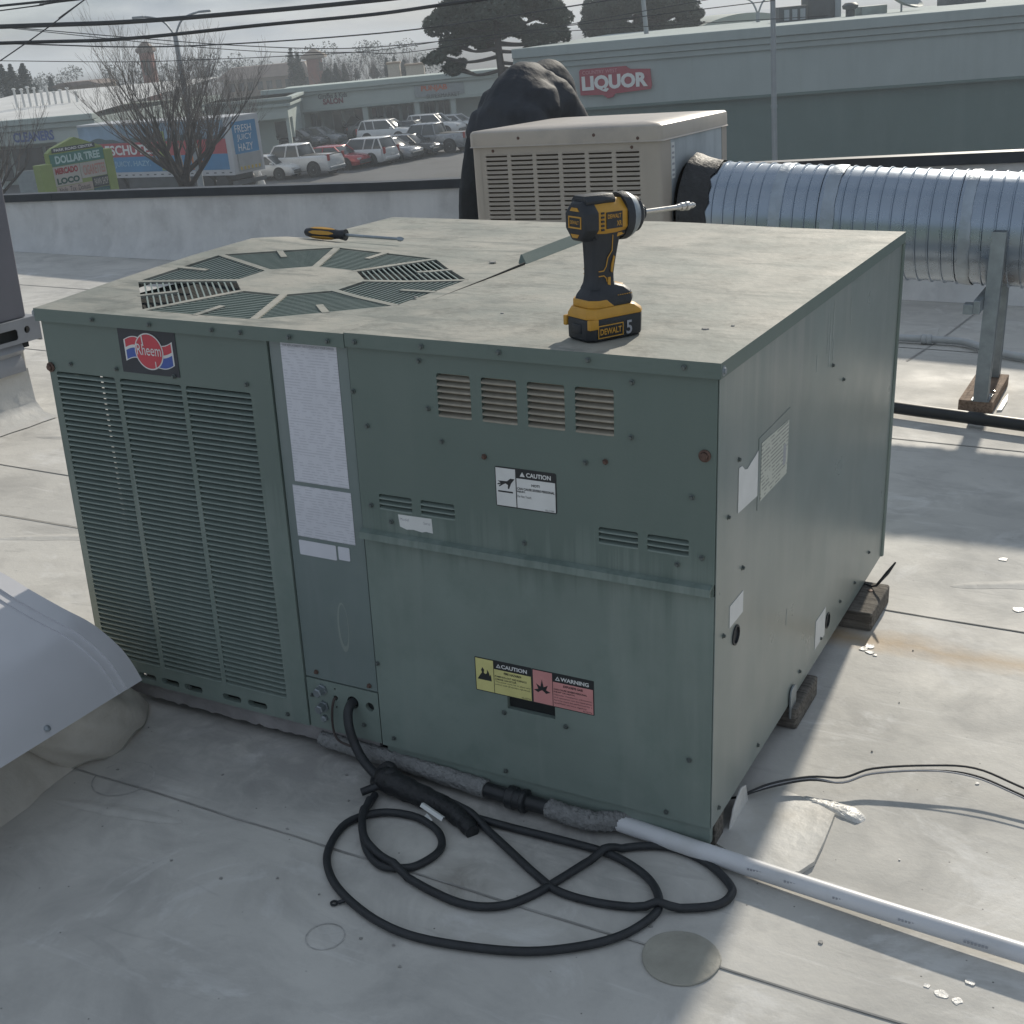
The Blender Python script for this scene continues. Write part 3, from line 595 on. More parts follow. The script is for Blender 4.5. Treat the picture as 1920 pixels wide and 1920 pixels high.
# yellow + pink pair
for nm, u0, u1, m_, head, l1, rest, lb in (('yellow_label', .8235, .9225, 'yel', 'CAUTION', 'FIRE HAZARD!', ['FLAME ROLLOUT AND FURNACE', 'DAMAGE CAN OCCUR.', 'This panel must be in place and', 'sealed with all screws tightened.'], 'yellow caution label with flame sign'),
                                      ('pink_label', .9232, 1.0255, 'pink', 'WARNING', 'EXPLOSIVE GAS!', ['CAN CAUSE SEVERE PERSONAL', 'INJURY OR DEATH.', 'Improper installation, adjustment,', 'and operation can be hazardous.', 'Service must be performed by a', 'qualified service agency.'], 'pink warning label with explosion sign')):
    pl = lab(nm, u0, u1, .1475, .2055, 'black', .0006, .001, lb); um = u0 + (u1 - u0) * .335
    q = MB(); q.prism(rect(u0 + .0015, um - .0006, .149, .204), FF, .0006, .001); q.prism(rect(um + .0006, u1 - .0015, .149, .1905), FF, .0006, .001); q.build('label_field', M[m_], pl)
    q = MB(); text(q, head, FF, um + .0135, u1 - .008, .1938, .2005, .0009, .03); q.plate([(um + .0045, .1938), (um + .0125, .1938), (um + .0085, .2005)], [[(um + .0065, .1948), (um + .0105, .1948), (um + .0085, .1985)]], FF, .0006, .0009); q.build('lettering', M['white'], pl)
    q = MB(); text(q, l1, FF, um + .018, u1 - .018, .1842, .1882, .0013, .03)
    for i, s in enumerate(rest): text(q, s, FF, um + .002, min(u1 - .003, um + .002 + .0022 * len(s)), .1785 - i * .0047 - .001, .1815 - i * .0047 - .001, .0013, .02 if i < 2 else 0)
    if m_ == 'yel': q.plate([(u0 + .004, .168), (u0 + .029, .168), (u0 + .0285, .174), (u0 + .0275, .1795), (u0 + .0262, .176), (u0 + .0245, .1825), (u0 + .0215, .187), (u0 + .0215, .181), (u0 + .0185, .1785), (u0 + .0155, .1805), (u0 + .0165, .1855), (u0 + .0135, .1895), (u0 + .011, .1845), (u0 + .0125, .1805), (u0 + .0095, .1765)], [], FF, .0011, .0013)
    else:
        pts = []
        for i in range(11): 
            a = R(200 - 22 * i); r_ = (.014 if i % 2 else .007) * (1.25 if i == 5 else 1); pts.append((u0 + .0165 + r_ * math.cos(a), .170 + r_ * 1.15 * math.sin(a)))
        q.plate(pts + [(u0 + .020, .170), (u0 + .0165, .172), (u0 + .013, .170)], [], FF, .0011, .0013)
    text(q, '92-20776', FF, u1 - .018, u1 - .003, .150, .1525, .0013, 0); q.build('pictogram', M['black'], pl)
# torn white sticker
q = MB(); q.plate([(.703, .4235), (.7625, .4245), (.7635, .401), (.752, .402), (.744, .400), (.729, .402), (.717, .4005), (.705, .404)], [], FF, .0011, .0017); ts = q.build('torn_label', M['white'], U)
q = MB(); text(q, 'Model', FF, .706, .722, .4145, .419, .0019, 0); text(q, 'Serial', FF, .748, .760, .4135, .418, .0019, 0); q.build('lettering', M['greyprint'], ts)
# logo plate
lg = lab('logo_plate', .1755, .299, .603, .680, 'navy', .001, 0, 'dark maker plate with red disc and red and blue ribbon')
lf = lambda u, v, q: (.1755 + u * .1235, -q, .603 + v * .077)
def ribbon(top_, bot_, m_, w0):
    q = MB(); k = len(top_); q.add([lf(u, v, w0) for u, v in top_] + [lf(u, v, w0) for u, v in bot_], [(i, i + 1, k + i + 1, k + i) for i in range(k - 1)]); q.build('logo_ribbon', M[m_], lg)
wave = lambda u: .085 * math.sin((u - .10) / .36 * math.pi) if u < .5 else .09 * math.sin((u - .60) / .36 * math.pi * .9 + math.pi) + (u - .6) * .32
for a, c in ((.09, .46), (.62, .94)):
    us = [a + (c - a) * i / 14 for i in range(15)]; bb = .41 if a < .5 else .42; tp = .76 if a < .5 else .72; bt = .30 if a < .5 else .22
    tpw = lambda u: tp + wave(u) - .05; btw = lambda u: bt + wave(u) - .02; mdw = lambda u: (tp + bt) / 2 + wave(u) - .02
    ribbon([(u, tpw(u) + .02) for u in us], [(u, btw(u) - .02) for u in us], 'white', .0013)
    ribbon([(u, tpw(u)) for u in us[1:-1]], [(u, mdw(u) + .035) for u in us[1:-1]], 'red', .0016)
    ribbon([(u, mdw(u) - .03) for u in us[1:-1]], [(u, btw(u)) for u in us[1:-1]], 'blue', .0016)
dsc = lambda r, w0, m_: MB().add([lf(.525 + r * .62 * math.cos(2 * math.pi * i / 32), .505 + r * math.sin(2 * math.pi * i / 32), w0) for i in range(32)], [tuple(range(32))]).build('logo_disc', M[m_], lg)
dsc(.40, .0019, 'white'); dsc(.372, .0022, 'red')
q = MB(); text(q, 'Rheem', lf, .315, .735, .42, .66, .0026, .0); q.add([lf(u, v, .0026) for u, v in ((.425, .62), (.445, .62), (.435, .85), (.415, .85))], [(0, 1, 2, 3)]); q.add([lf(u, v, .0026) for u, v in ((.61, .30), (.625, .30), (.625, .14), (.61, .14))], [(0, 1, 2, 3)]); q.build('lettering', M['white'], lg)
# right side labels
def slab(name, pts, m_, wd=.0008, label=None):
    q = MB(); q.prism(pts, side, wd - .0006, wd); o = q.build(name, M[m_] if isinstance(m_, str) else m_, U)
    if label: o['label'] = label
    return o
dp = slab('data_plate', [(.176, .438), (.333, .438), (.333, .552), (.176, .548)], 'unit_side', .0008, 'rating plate with fine print')
M['fine2'] = print_mat('rating_print', (.50, .52, .46), (.20, .21, .20), .8, 170, 70)
q = MB(); q.prism([(.187, .449), (.323, .449), (.326, .534), (.188, .538)], side, .0009, .0014); q.build('label_field', M['fine2'], dp)
q = MB(); q.prism([(.30, .468), (.3135, .468), (.3135, .50), (.30, .50)], side, .0014, .0016); q.build('barcode', M['greyprint'], dp)
q = MB(); q.plate([(.086, .466), (.174, .462), (.173, .531), (.160, .527), (.14, .523), (.125, .519), (.112, .522), (.1, .531), (.086, .532)], [], side, .0004, .001); q.build('side_label', M['white'], U)['label'] = 'blank white label with torn top edge'
slab('side_label', rect(.061, .121, .300, .334), 'white'); slab('side_label', rect(.560, .628, .030, .087), 'white')
# dried drips and scuffs on the side, a rubbed oval on the corner panel
M['drip'] = mat('dried_drip', (.38, .41, .40), .6, 0, .2, 60)
for u, z0, z1, wd in ((.545, .585, .655, .0016), (.560, .560, .640, .0022), (.578, .600, .668, .0014), (.585, .565, .600, .0012), (.70, .60, .65, .0014), (.48, .57, .60, .0012), (.36, .17, .20, .0012)):
    q = MB(); q.plate([(u - wd * .4, z1), (u + wd * .4, z1), (u + wd, z0 + .01), (u + wd * .5, z0), (u - wd * .5, z0), (u - wd, z0 + .01)], [], side, .0001, .0005); q.build('dried_drip', M['drip'], U)
q = MB(); q.plate([(.575 + .011 * math.cos(a), .205 + .045 * math.sin(a)) for a in [i * math.pi / 14 for i in range(28)]], [[(.576 + .0085 * math.cos(a), .209 + .038 * math.sin(a)) for a in [i * math.pi / 14 for i in range(28)]]], FF, -.0032, -.0027); q.build('rub_mark', mat('rubbed_paint', (.235, .275, .25), .5), U)
# lifting lug tab and wire on the right
q = MB(); q.prism(rect(.395, .43, -.03, .03, .012), side, .002, .0045); q.build('hold_down_tab', M['galv2'], U, 0)

# ================================================================== THINGS ON THE ROOF
# sleepers under the unit
def sleeper(label, y0, y1, x1, ang=0.):
    o = thing('wood_sleeper', label, 'timber', (1.2, (y0 + y1) / 2, ZR), (0, 0, ang), 'timbers under the air conditioner')
    r2 = random.Random(int(y0 * 100)); mb = MB(); h = (y1 - y0) / 2
    rings = []
    for x in (-.5, -.2, 0, x1 - 1.2 - .004, x1 - 1.2):
        e = r2.uniform(-.002, .002); k = .96 if x == x1 - 1.2 else 1
        rings.append([(x, -h * k + e, .001), (x, h * k + e, .001), (x, h * k + e, .040 * k), (x, -h * k + e, .040 * k)])
    mb.loft(rings); mb.build('plank', M['wood'], o, .002, absolute=False)
    q = MB(); q.lathe([(.006, 0), (.006, .0015), (0, .002)], (x1 - 1.2 - .03, h * .4, .040), (0, 0, 1), 8); q.build('nail_head', M['rust'], o, absolute=False)
sleeper('weathered grey timber end under the unit nearer the camera', .405, .540, 1.224)
sleeper('weathered grey timber end under the unit further back', .835, .99, 1.256, -.02)
# support block at the front right corner
o = tag(MB().box(1.10, 1.207, .028, .066, ZR + .0005, -.0025).build('corner_block', M['wood'], None, .002), 'short grey wood block propping the front right corner of the green unit', 'timber', None, None, True)
fl = MB(); fl.prism([(.070, -.0495), (.165, -.0495), (.150, -.012), (.128, -.004), (.112, -.008), (.09, -.02)], lambda u, v, w_: (1.212 + w_, u, v), 0, .003)
tag(fl.build('flashing_scrap', M['caulk'], None, .0008), 'torn white flashing scrap under the front right corner', 'flashing', None, None, True)
# splinter / wire end sticking out at the far sleeper
tag(MB().tube([(1.20, .965, -.004), (1.225, .962, -.008), (1.236, .95, .0), (1.255, .962, .028), (1.268, .972, .050)], [.002, .002, .0025, .004, .0018], 6).build('cable_stub', M['rubber'], None, 0, 60), 'short black cable stub poking out beside the far timber end', 'cable', None, None, True)

# power cord
zc = ZR + .0075
A = [(.7833, -.0603), (.8379, -.064), (.9142, -.0639), (.9944, -.0609), (1.0655, -.0609), (1.1173, -.0748), (1.1569, -.0989), (1.1816, -.1339), (1.1839, -.1664), (1.1606, -.2203), (1.1122, -.269), (1.0431, -.309), (.9303, -.3383), (.8521, -.3371), (.7739, -.3112), (.7196, -.2763), (.6837, -.2293), (.6694, -.1616), (.7015, -.1153), (.7553, -.1015), (.8028, -.1147), (.8303, -.1392), (.8391, -.1678), (.8282, -.2046), (.8095, -.2213), (.7763, -.2284), (.7369, -.2049), (.70, -.1615), (.6806, -.1283), (.6664, -.0764)]
Cc = [(.6745, -.1023), (.6964, -.1563), (.7352, -.1992), (.8004, -.2267), (.8747, -.247), (.9374, -.2528), (.9845, -.2338), (1.0135, -.1945), (1.0342, -.1435), (1.0605, -.0759), (1.0932, -.0353), (1.1481, -.0102), (1.208, -.0207), (1.2554, -.0535), (1.2669, -.0773), (1.2534, -.1091), (1.1983, -.1403), (1.1201, -.1681), (1.0482, -.1726), (1.0003, -.1531), (.933, -.1151), (.8738, -.0823), (.8177, -.059), (.7554, -.0436)]
def bumpz(P2, other, base):
    out = []
    for x, y in P2:
        d = min(math.hypot(x - a, y - c) for a, c in other); out.append((x, y, base + .011 * max(0, 1 - d / .03)))
    return out
cord = thing('power_cord', 'black rubber power cord coiled in loops in front of the green unit', 'cord', (.66, -.05, ZR))
pa = smoothpts([(x, y, zc) for x, y in A], 5)
pa2 = [(p.x, p.y) for p in pa]
pc = smoothpts(bumpz(Cc, A, zc), 5); 
pc = [Vector((p.x, p.y, zc + .012 * max(0, 1 - min(math.hypot(p.x - a, p.y - c) for a, c in pa2) / .022))) for p in pc]
for i in range(len(pa)):      # self crossing of the long loop rises over the first turn
    d = min([math.hypot(pa[i].x - pa[j].x, pa[i].y - pa[j].y) for j in range(len(pa)) if j < i - 25] or [1]); pa[i].z += .012 * max(0, 1 - d / .022)
MB().tube(pa, .0062, 10).build('cord_loop', M['rubber'], cord, 0, 60)
MB().tube(pc, .0062, 10).build('cord_loop', M['rubber'], cord, 0, 60)
MB().tube(smoothpts([(.580, .03, .067), (.581, -.008, .066), (.585, -.022, .045), (.596, -.028, .015), (.618, -.036, -.012), (.650, -.047, -.026), (.668, -.05, -.03)], 6), .0080, 12).build('cord_feed', M['rubber'], cord, 0, 60)
kn = [(.655, -.045, -.022), (.672, -.052, -.024), (.70, -.056, -.028), (.74, -.058, -.034), (.79, -.066, -.036), (.835, -.084, -.039), (.862, -.10, -.042)]
MB().tube(smoothpts(kn, 4), [.006 + .016 * math.sin(min(1, i / 5) * 1.4) * (1 - .62 * max(0, i - 5) / 19) + .0012 * math.sin(i * 2.1) for i in range(25)], 12).build('taped_bundle', M['blacktape'], cord, 0, 70)
mb = MB(); c0 = Vector((.668, -.05, -.022)); rings = []
mb.tube(smoothpts([c0 + Vector((.018 * math.cos(a), .012 * math.sin(a), .014 * math.sin(a * 1.3))) for a in [i * .8 for i in range(10)]], 4), .0078, 10); mb.build('knot', M['blacktape'], cord, 0, 70)
MB().tube([(.648, -.088, -.036), (.664, -.07, -.032), (.676, -.058, -.028)], .0065, 8).build('cord_end', M['rubber'], cord, 0, 60)
q = MB(); q.loft([[(.768 + .048 * t, -.094 - .015 * t + s * .006, -.019 - .004 * t - abs(s) * .003) for s in (-1, 0, 1)] for t in (0, .25, .5, .75, 1)], cap=False, closed=False); q.build('paper_tag', M['white'], cord)
q = MB(); q.add([(.772, -.103, -.041), (.788, -.112, -.041), (.794, -.106, -.036), (.778, -.096, -.034)], [(0, 1, 2, 3)]); q.build('paper_tag', M['white'], cord)
q = MB(); q.plate(disc(.7615, -.3245, .006, 14), [disc(.7615, -.3245, .0032, 10)], lambda u, v, w_: (u, v, w_), ZR + .002, ZR + .004); q.tube([(.767, -.322, ZR + .004), (.776, -.314, ZR + .006)], .003, 6); q.build('ring_terminal', M['rubber'], cord)
# thin pigtail out of the service plate
tag(MB().tube(smoothpts([(.545, .01, .068), (.545, -.004, .066), (.541, -.007, .04), (.542, -.009, .012), (.552, -.012, -.004), (.575, -.014, -.008), (.597, -.016, -.004)], 5), .0022, 6).build('control_wire', mat('brown_wire', (.055, .042, .038), .6), None, 0, 60), 'thin brown wire hanging from the small service plate', 'wire', None, None, True)

# condensate line: foam covered part, coupling, foam elbow, then bare white pipe
cl_ = thing('condensate_pipe', 'white plastic drain pipe running from under the green unit to the lower right', 'pipe', (1.05, 0, ZR))
zp = ZR + .017
MB().tube(smoothpts([(1.05, .004, zp + .001), (1.229, -.014, zp), (1.441, -.034, zp + .002), (1.648, -.049, zp + .004), (2.3, -.09, zp + .006)], 6), .0135, 16).build('pipe_run', M['pvc'], cl_, 0, 60)
q = MB()
for x in (1.275, 1.33, 1.40, 1.49, 1.575): 
    yy = -.014 - (x - 1.229) * .0945
    for k in range(7): q.box(x + k * .0045, x + k * .0045 + .003, yy - .0138, yy - .0128, zp + .0045, zp + .0075)
q.build('pipe_print', M['greyprint'], cl_)
fo = thing('insulated_pipe', 'lumpy foam wrapped pipe with black coupling along the bottom front of the green unit', 'pipe', (.8, 0, ZR))
def lumpy(pts, r, amp, seed, n=18):
    P3 = smoothpts(pts, 14); r2 = random.Random(seed); mb = MB(); t0 = None; rings = []; u = None
    for i, p in enumerate(P3):
        t = (P3[min(i + 1, len(P3) - 1)] - P3[max(0, i - 1)]).normalized(); u = t.orthogonal().normalized() if u is None else (u - t * u.dot(t)).normalized(); b = t.cross(u)
        rings.append([p + (u * math.cos(2 * math.pi * j / n) + b * math.sin(2 * math.pi * j / n)) * (r * (1 + r2.uniform(-amp, amp))) for j in range(n)])
    mb.loft(rings); return mb
lumpy([(.50, .012, ZR + .024), (.62, .006, ZR + .024), (.713, .0, ZR + .024), (.835, -.006, ZR + .022)], .0145, .12, 1).build('foam_sleeve', M['foam'], fo, 0, 50)
lumpy([(.948, -.010, ZR + .02), (.985, -.014, ZR + .02), (1.03, -.012, ZR + .02), (1.058, .004, ZR + .021), (1.078, .022, ZR + .022)], .0150, .12, 2).build('foam_sleeve', M['foam'], fo, 0, 50)
MB().tube([(.82, -.006, ZR + .021), (.965, -.011, ZR + .020)], .0125, 14).build('inner_pipe', M['blackpipe'], fo, 0, 60)
q = MB(); q.lathe([(.0155, 0), (.0185, .002), (.0185, .014), (.0165, .016), (.0165, .026), (.019, .028), (.019, .034), (.0155, .036)], (.875, -.008, ZR + .0205), (1, -.03, 0), 18); q.build('coupling', M['blackpipe'], fo, 0, 40)
# black wires on the right, arching off the roof
wi = thing('low_voltage_wires', 'pair of thin black wires arching over the roof at the right', 'wire', (1.2, .15, ZR))
for k, (dz, dy) in enumerate(((0, 0), (.006, .006), (.003, -.005))):
    pts = [(1.19, .140, -.035), (1.203, .145, -.034), (1.241, .193, -.034 + dz), (1.293, .235, -.032 + dz), (1.342, .249 + dy, -.032 + dz), (1.38, .284 + dy, -.026 + dz), (1.457, .318 + dy, -.020 + dz), (1.526, .334 + dy * 2, -.020 + dz), (1.60, .320 + dy * 2, -.028 + dz), (1.75, .28 + dy * 3, -.042 + dz * .5), (2.3, .2 + dy * 3, ZR + .004)]
    MB().tube(smoothpts(pts, 5), .0019 if k < 2 else .0013, 6).build('wire', M['rubber'] if k < 2 else M['greyprint'], wi, 0, 60)
# black pipe, grey conduit further back
gp = MB(); gp.tube(smoothpts([(-1.4, 2.72, ZR + .03), (.3, 2.46, ZR + .03), (.975, 2.345, ZR + .03), (1.367, 2.285, ZR + .03), (3.2, 2.0, ZR + .03)], 4), .019, 14)
tag(gp.build('black_pipe', M['blackpipe'], None, 0, 60), 'straight black pipe lying across the roof behind the green unit at right', 'pipe', None, None, True)
cn = thing('grey_conduit', 'grey conduit with a coupling curving over the roof under the silver duct', 'conduit', (1, 3.3, ZR))
MB().tube(smoothpts([(-.4, 3.36, ZR + .02), (.5, 3.33, ZR + .02), (.804, 3.325, ZR + .02), (.95, 3.335, ZR + .02), (1.03, 3.325, ZR + .02), (1.12, 3.25, ZR + .02), (1.24, 3.17, ZR + .018), (1.5, 3.12, ZR + .018), (2.2, 3.1, ZR + .018)], 6), .0135, 12).build('tube', M['conduit'], cn, 0, 60)
q = MB(); q.lathe([(.0145, 0), (.019, .003), (.019, .016), (.016, .02), (.019, .024), (.019, .038), (.0145, .04)], (.875, 3.328, ZR + .02), (1, .03, 0), 14); q.build('coupling', M['conduit'], cn)

# ---------------- beige evaporative cooler
Z0 = 0.
co = thing('evaporative_cooler', 'beige metal evaporative cooler with slotted side standing behind the green unit', 'cooler', (-.15, 2.74, 0), (0, -.032, 0))
cx0, cx1, cy0, cy1, czb, czt = -.345, .355, -.325, .325, .10, .80        # local, z from the roof
def clo(u, v, q): return (u, cy0 - q, v)
gx = [(cx0 + .055 + i * .0975, cx0 + .055 + i * .0975 + .083) for i in range(6)]
rows_ = 34; rz0 = .222; rp = .0151
hs = [rect(a, c, rz0 + k * rp + .0028, rz0 + k * rp + .0115, .002, 2) for a, c in gx for k in range(rows_)]
mb = MB(); mb.plate(rect(cx0 + .035, cx1 - .05, czb + .01, .762), hs, clo, -.004, .002); pan = mb.build('slotted_panel', M['beige'], co, 0, absolute=False)
hood_me = None
mbh = MB(); wd = .083
mbh.loft([[(x, -.002, .0132), (x, -.002 - .0050 * k, .0095), (x, -.0012 - .0050 * k, .0086), (x, -.001, .0120)] for x, k in ((0, .1), (.006, 1), (wd - .006, 1), (wd, .1))]); hood_me = mbh.mesh('slot_hood', M['beige'], 0, 40)
for a, c in gx:
    for k in range(rows_): inst('slot_hood', hood_me, pan, (a, cy0, rz0 + k * rp), absolute=False)
MB().box(cx0 + .02, cx1 - .03, cy0 + .02, cy0 + .03, czb + .02, .76).build('wet_pad', mat('cooler_pad', (.13, .11, .09), .9, 0, .3, 30), co, absolute=False)
# corner posts with rounded edge, walls
def rbox(x0, x1, y0, y1, z0, z1, r, n=5):
    p = rect(x0, x1, y0, y1, r, n); return MB().loft([[(u, v, z) for u, v in p] for z in (z0, z1)])
for (u0, u1) in ((cx0, cx0 + .036), (cx1 - .051, cx1 - .001)):
    mb = MB(); n = 6; sgn = -1 if u0 < 0 else 1
    prof = [(u0 if sgn > 0 else u1, cy0 - .0035)] + [((u1 - .02 + .02 * math.sin(R(90 * i / n))) if sgn > 0 else (u0 + .02 - .02 * math.sin(R(90 * i / n))), cy0 - .0035 + .02 - .02 * math.cos(R(90 * i / n))) for i in range(n + 1)] + [(u1 if sgn > 0 else u0, cy0 + .09), ((u1 - .003) if sgn > 0 else (u0 + .003), cy0 + .09), ((u0 + .004) if sgn > 0 else (u1 - .004), cy0 + .003)]
    mb.loft([[(u, v, z) for u, v in prof] for z in (czb, .765)]); mb.build('corner_post', M['beige'], co, 0, 40, absolute=False)
def cri(u, v, q): return (cx1 - .002 + q, u, v)
q = MB(); q.plate(rect(cy0 + .088, cy1 - .05, czb, .755), [disc(-.06, .505, .165, 28)], cri, -.002, 0.); q.build('galvanised_panel', mat('galvanised_sheet', (.46, .51, .54), .5, .45, .12, 5, .05, 30, .5, streak=((.30, .34, .37), .7, (12, 12, 1.5), .45, .65)), co, absolute=False)
MB().box(cx1 - .006, cx1 + .0005, cy1 - .052, cy1, czb, .765).build('corner_post', M['beige'], co, .003, absolute=False)
MB().box(cx0, cx0 + .003, cy0 + .09, cy1, czb, .765).build('side_wall', M['beige'], co, absolute=False)
MB().box(cx0, cx1, cy1 - .003, cy1, czb, .765).build('back_wall', M['beige'], co, absolute=False)
MB().box(cx0, cx1, cy0 + .01, cy1, .085, .105).build('base_pan', M['beige'], co, .004, absolute=False)
for x in (cx0 + .03, cx1 - .07):
    for y in (cy0 + .03, cy1 - .07): MB().box(x, x + .04, y, y + .04, -.049, .086).build('leg', M['galv2'], co, absolute=False)
# lid
mb = MB(); lp = lambda e, r: rect(cx0 - .006 + e, cx1 + .006 - e, cy0 - .010 + e, cy1 + .008 - e, r, 5)
mb.loft([[(u, v, .757) for u, v in lp(.004, .02)], [(u, v, .758) for u, v in lp(-.003, .022)], [(u, v, .762) for u, v in lp(0, .022)], [(u, v, .798) for u, v in lp(0, .022)], [(u, v, .806) for u, v in lp(.002, .022)], [(u, v, .811) for u, v in lp(.008, .02)], [(u, v, .817) for u, v in lp(.10, .01)]])
mb.build('lid', M['beige_top'], co, 0, 35, absolute=False)
cs = MB(); cs.lathe([(.0055, 0), (.0055, .001), (.0035, .002), (0, .003)], (0, 0, 0), (0, -1, 0), 8); csm = cs.mesh('screw', M['rust'])
for x, z, dy in ((cx0 + .19, .785, .010), (cx0 + .47, .785, .010), (cx1 - .075, .770, .010), (cx0 + .085, .745, .002), (cx1 - .10, .742, .002)): inst('screw', csm, co, (x, cy0 - dy, z), absolute=False)
q = MB(); q.prism(rect(cy0 + .095, cy0 + .125, .63, .745), cri, 0, .0012); sl_ = q.build('spec_sticker', M['white'], co, absolute=False)
q = MB()
for z in (.735, .715, .70, .68, .66, .645): q.prism(rect(cy0 + .099, cy0 + .120, z - .007, z), cri, .0012, .0016)
q.build('lettering', M['greyprint'], sl_, absolute=False)
# ---------------- spiral duct
du = thing('spiral_duct', 'large ribbed silver spiral duct running right from the beige cooler', 'duct', (.75, 2.68, ZR))
DY, DR = 2.68, .172; dzc = lambda x: .506 - .026 * (x - .3)
mb = MB(); prof = []
x = .285; xe = 3.4; pit = .0385
while x < xe:
    prof += [(x, DR), (x + pit * .80, DR - .0012), (x + pit * .86, DR + .0042), (x + pit * .94, DR + .0042)]; x += pit
n = 48; rings = [[(px_, DY + r_ * math.sin(2 * math.pi * j / n), dzc(px_) + r_ * math.cos(2 * math.pi * j / n)) for j in range(n)] for px_, r_ in prof]
mb.loft(rings); mb.build('ribbed_tube', M['galv'], du, 0, 40)
def band(x0, x1, seed):
    r2 = random.Random(seed); mb = MB(); n = 48; st = 7; rr_ = []
    o0 = [r2.uniform(-.004, .004) for _ in range(n)]; o1 = [r2.uniform(-.004, .004) for _ in range(n)]
    o0 = [(o0[j] + o0[j - 1] + o0[(j + 1) % n]) / 2.2 for j in range(n)]; o1 = [(o1[j] + o1[j - 1] + o1[(j + 1) % n]) / 2.2 for j in range(n)]
    for k in range(st):
        row = []
        for j in range(n):
            t = k / (st - 1); a = x0 + o0[j]; c = x1 + o1[j]; px_ = a + (c - a) * t; r_ = DR + (.0046 if 0 < k < st - 1 else .0036) + .0004 * math.sin(px_ / pit * 2 * math.pi) + 0
            row.append((px_, DY + r_ * math.sin(2 * math.pi * j / n), dzc(px_) + r_ * math.cos(2 * math.pi * j / n)))
        rr_.append(row)
    mb.loft(rr_, cap=False); mb.build('sealant_band', M['tape'], du, 0, 50)
for i, (a, c) in enumerate(((.512, .550), (.680, .722), (1.10, 1.135))): band(a, c, i)
# sooty mastic collar where the duct enters the cooler
mb = MB(); n = 36; r2 = random.Random(9); rr_ = []
for px_, r_ in ((.204, .185), (.207, .198), (.218, .196), (.24, .186), (.275, .180), (.300, .1768)):
    rr_.append([(px_ + (r2.uniform(-.006, .012) if px_ > .28 else 0), DY + r_ * (1 + r2.uniform(-.02, .02)) * math.sin(2 * math.pi * j / n), dzc(px_) + r_ * (1 + r2.uniform(-.02, .02)) * math.cos(2 * math.pi * j / n)) for j in range(n)])
mb.loft(rr_, cap=False); mb.build('mastic_collar', M['mastic'], du, 0, 60)
# ---------------- strut stand
st = thing('strut_stand', 'galvanised strut stand holding up the silver duct on a wood block', 'stand', (1.21, 2.64, ZR))
MB().box(1.150, 1.252, 2.475, 2.835, ZR + .0005, ZR + .036).build('wood_block', M['wood2'], st, .002)
def strut(x, y, z0, z1, lean=0.):
    mb = MB(); a, t = .0205, .0026; prof = [(-a, -a), (a, -a), (a, a), (a * .35, a), (a * .35, a - t), (a - t, a - t), (a - t, -a + t), (-a + t, -a + t), (-a + t, a - t), (-a * .35, a - t), (-a * .35, a), (-a, a)]
    mb.loft([[(x + lean * (z - z0) + v, y + u, z) for u, v in prof] for z in (z0, z1)]); return mb.build('strut', M['galv2'], st)
strut(1.214, 2.487, ZR + .037, .505, .018); strut(1.206, 2.80, ZR + .037, .40, 0.)
MB().box(1.178, 1.198, 2.40, 2.90, .272, .313).build('cross_arm', M['galv2'], st, .002); MB().box(1.150, 1.178, 2.40, 2.44, .270, .300).build('angle_clip', M['galv2'], st, .001)
MB().box(1.188, 1.240, 2.47, 2.56, ZR + .0365, ZR + .040).build('foot_plate', M['galv2'], st)
for y in (2.535, 2.555, 2.60): q = MB(); q.lathe([(.006, 0), (.006, .005), (0, .006)], (1.236, y, ZR + .036), (0, 0, 1), 6); q.build('bolt', M['steel'], st)
tag(MB().prism([(1.262, 2.50), (1.276, 2.51), (1.278, 2.62), (1.268, 2.72), (1.262, 2.62)], lambda u, v, w_: (u, v, w_), ZR, ZR + .006).build('caulk_bead', M['caulk'], roof, .001), None)

# ---------------- curved sheet metal hood on a membrane covered curb (front left)
ho = thing('curved_metal_hood', 'pale curved sheet metal duct hood in the left foreground', 'duct hood', (-.1, -.5, ZR))
M['hood'] = mat('painted_sheet', (.56, .56, .58), .38, .15, .06, 4, .05, 12, .5, dirt=((.60, .60, .62), .5, 3, .5, .7))
hp = smoothpts([(-.75, .345, 0), (-.45, .325, 0), (-.25, .295, 0), (-.06, .248, 0), (.013, .224, 0), (.085, .203, 0), (.146, .187, 0), (.195, .160, 0), (.221, .135, 0), (.241, .102, 0)], 5)
hp = [(p.x, p.y) for p in hp]
def shell(y0, y1, off, th, name, m_):
    mb = MB(); k = len(hp); o = []
    nrm = []
    for i in range(k):
        a = hp[max(0, i - 1)]; c = hp[min(k - 1, i + 1)]; d = Vector((c[0] - a[0], c[1] - a[1])).normalized(); nrm.append(Vector((-d.y, d.x)) if -d.y * 0 + d.x > 0 else Vector((d.y, -d.x)))
    ys = [y0 + (y1 - y0) * t / 6 for t in range(7)]
    rings = []
    for y in ys: rings.append([(hp[i][0] + nrm[i].x * off, y, hp[i][1] + nrm[i].y * off) for i in range(k)] + [(hp[i][0] + nrm[i].x * (off - th), y, hp[i][1] + nrm[i].y * (off - th)) for i in range(k - 1, -1, -1)])
    mb.loft(rings); return mb.build(name, M[m_], ho, 0, 40)
shell(-1.1, -.166, 0, .003, 'sheet', 'hood'); shell(-.17, -.135, .007, .004, 'edge_strip', 'hood'); shell(-.186, -.168, .003, .004, 'edge_bead', 'hood')
shell(-1.1, -.62, .0035, .003, 'sheet', 'hood')
rv = MB(); rv.lathe([(.006, 0), (.005, .002), (0, .003)], (0, 0, 0), (.6, 0, .8), 10); rvm = rv.mesh('rivet', M['galv2'])
for x, y, z in ((.235, -.33, .115), (-.02, -.30, .238), (-.02, -.335, .239)): inst('rivet', rvm, ho, (x, y, z))
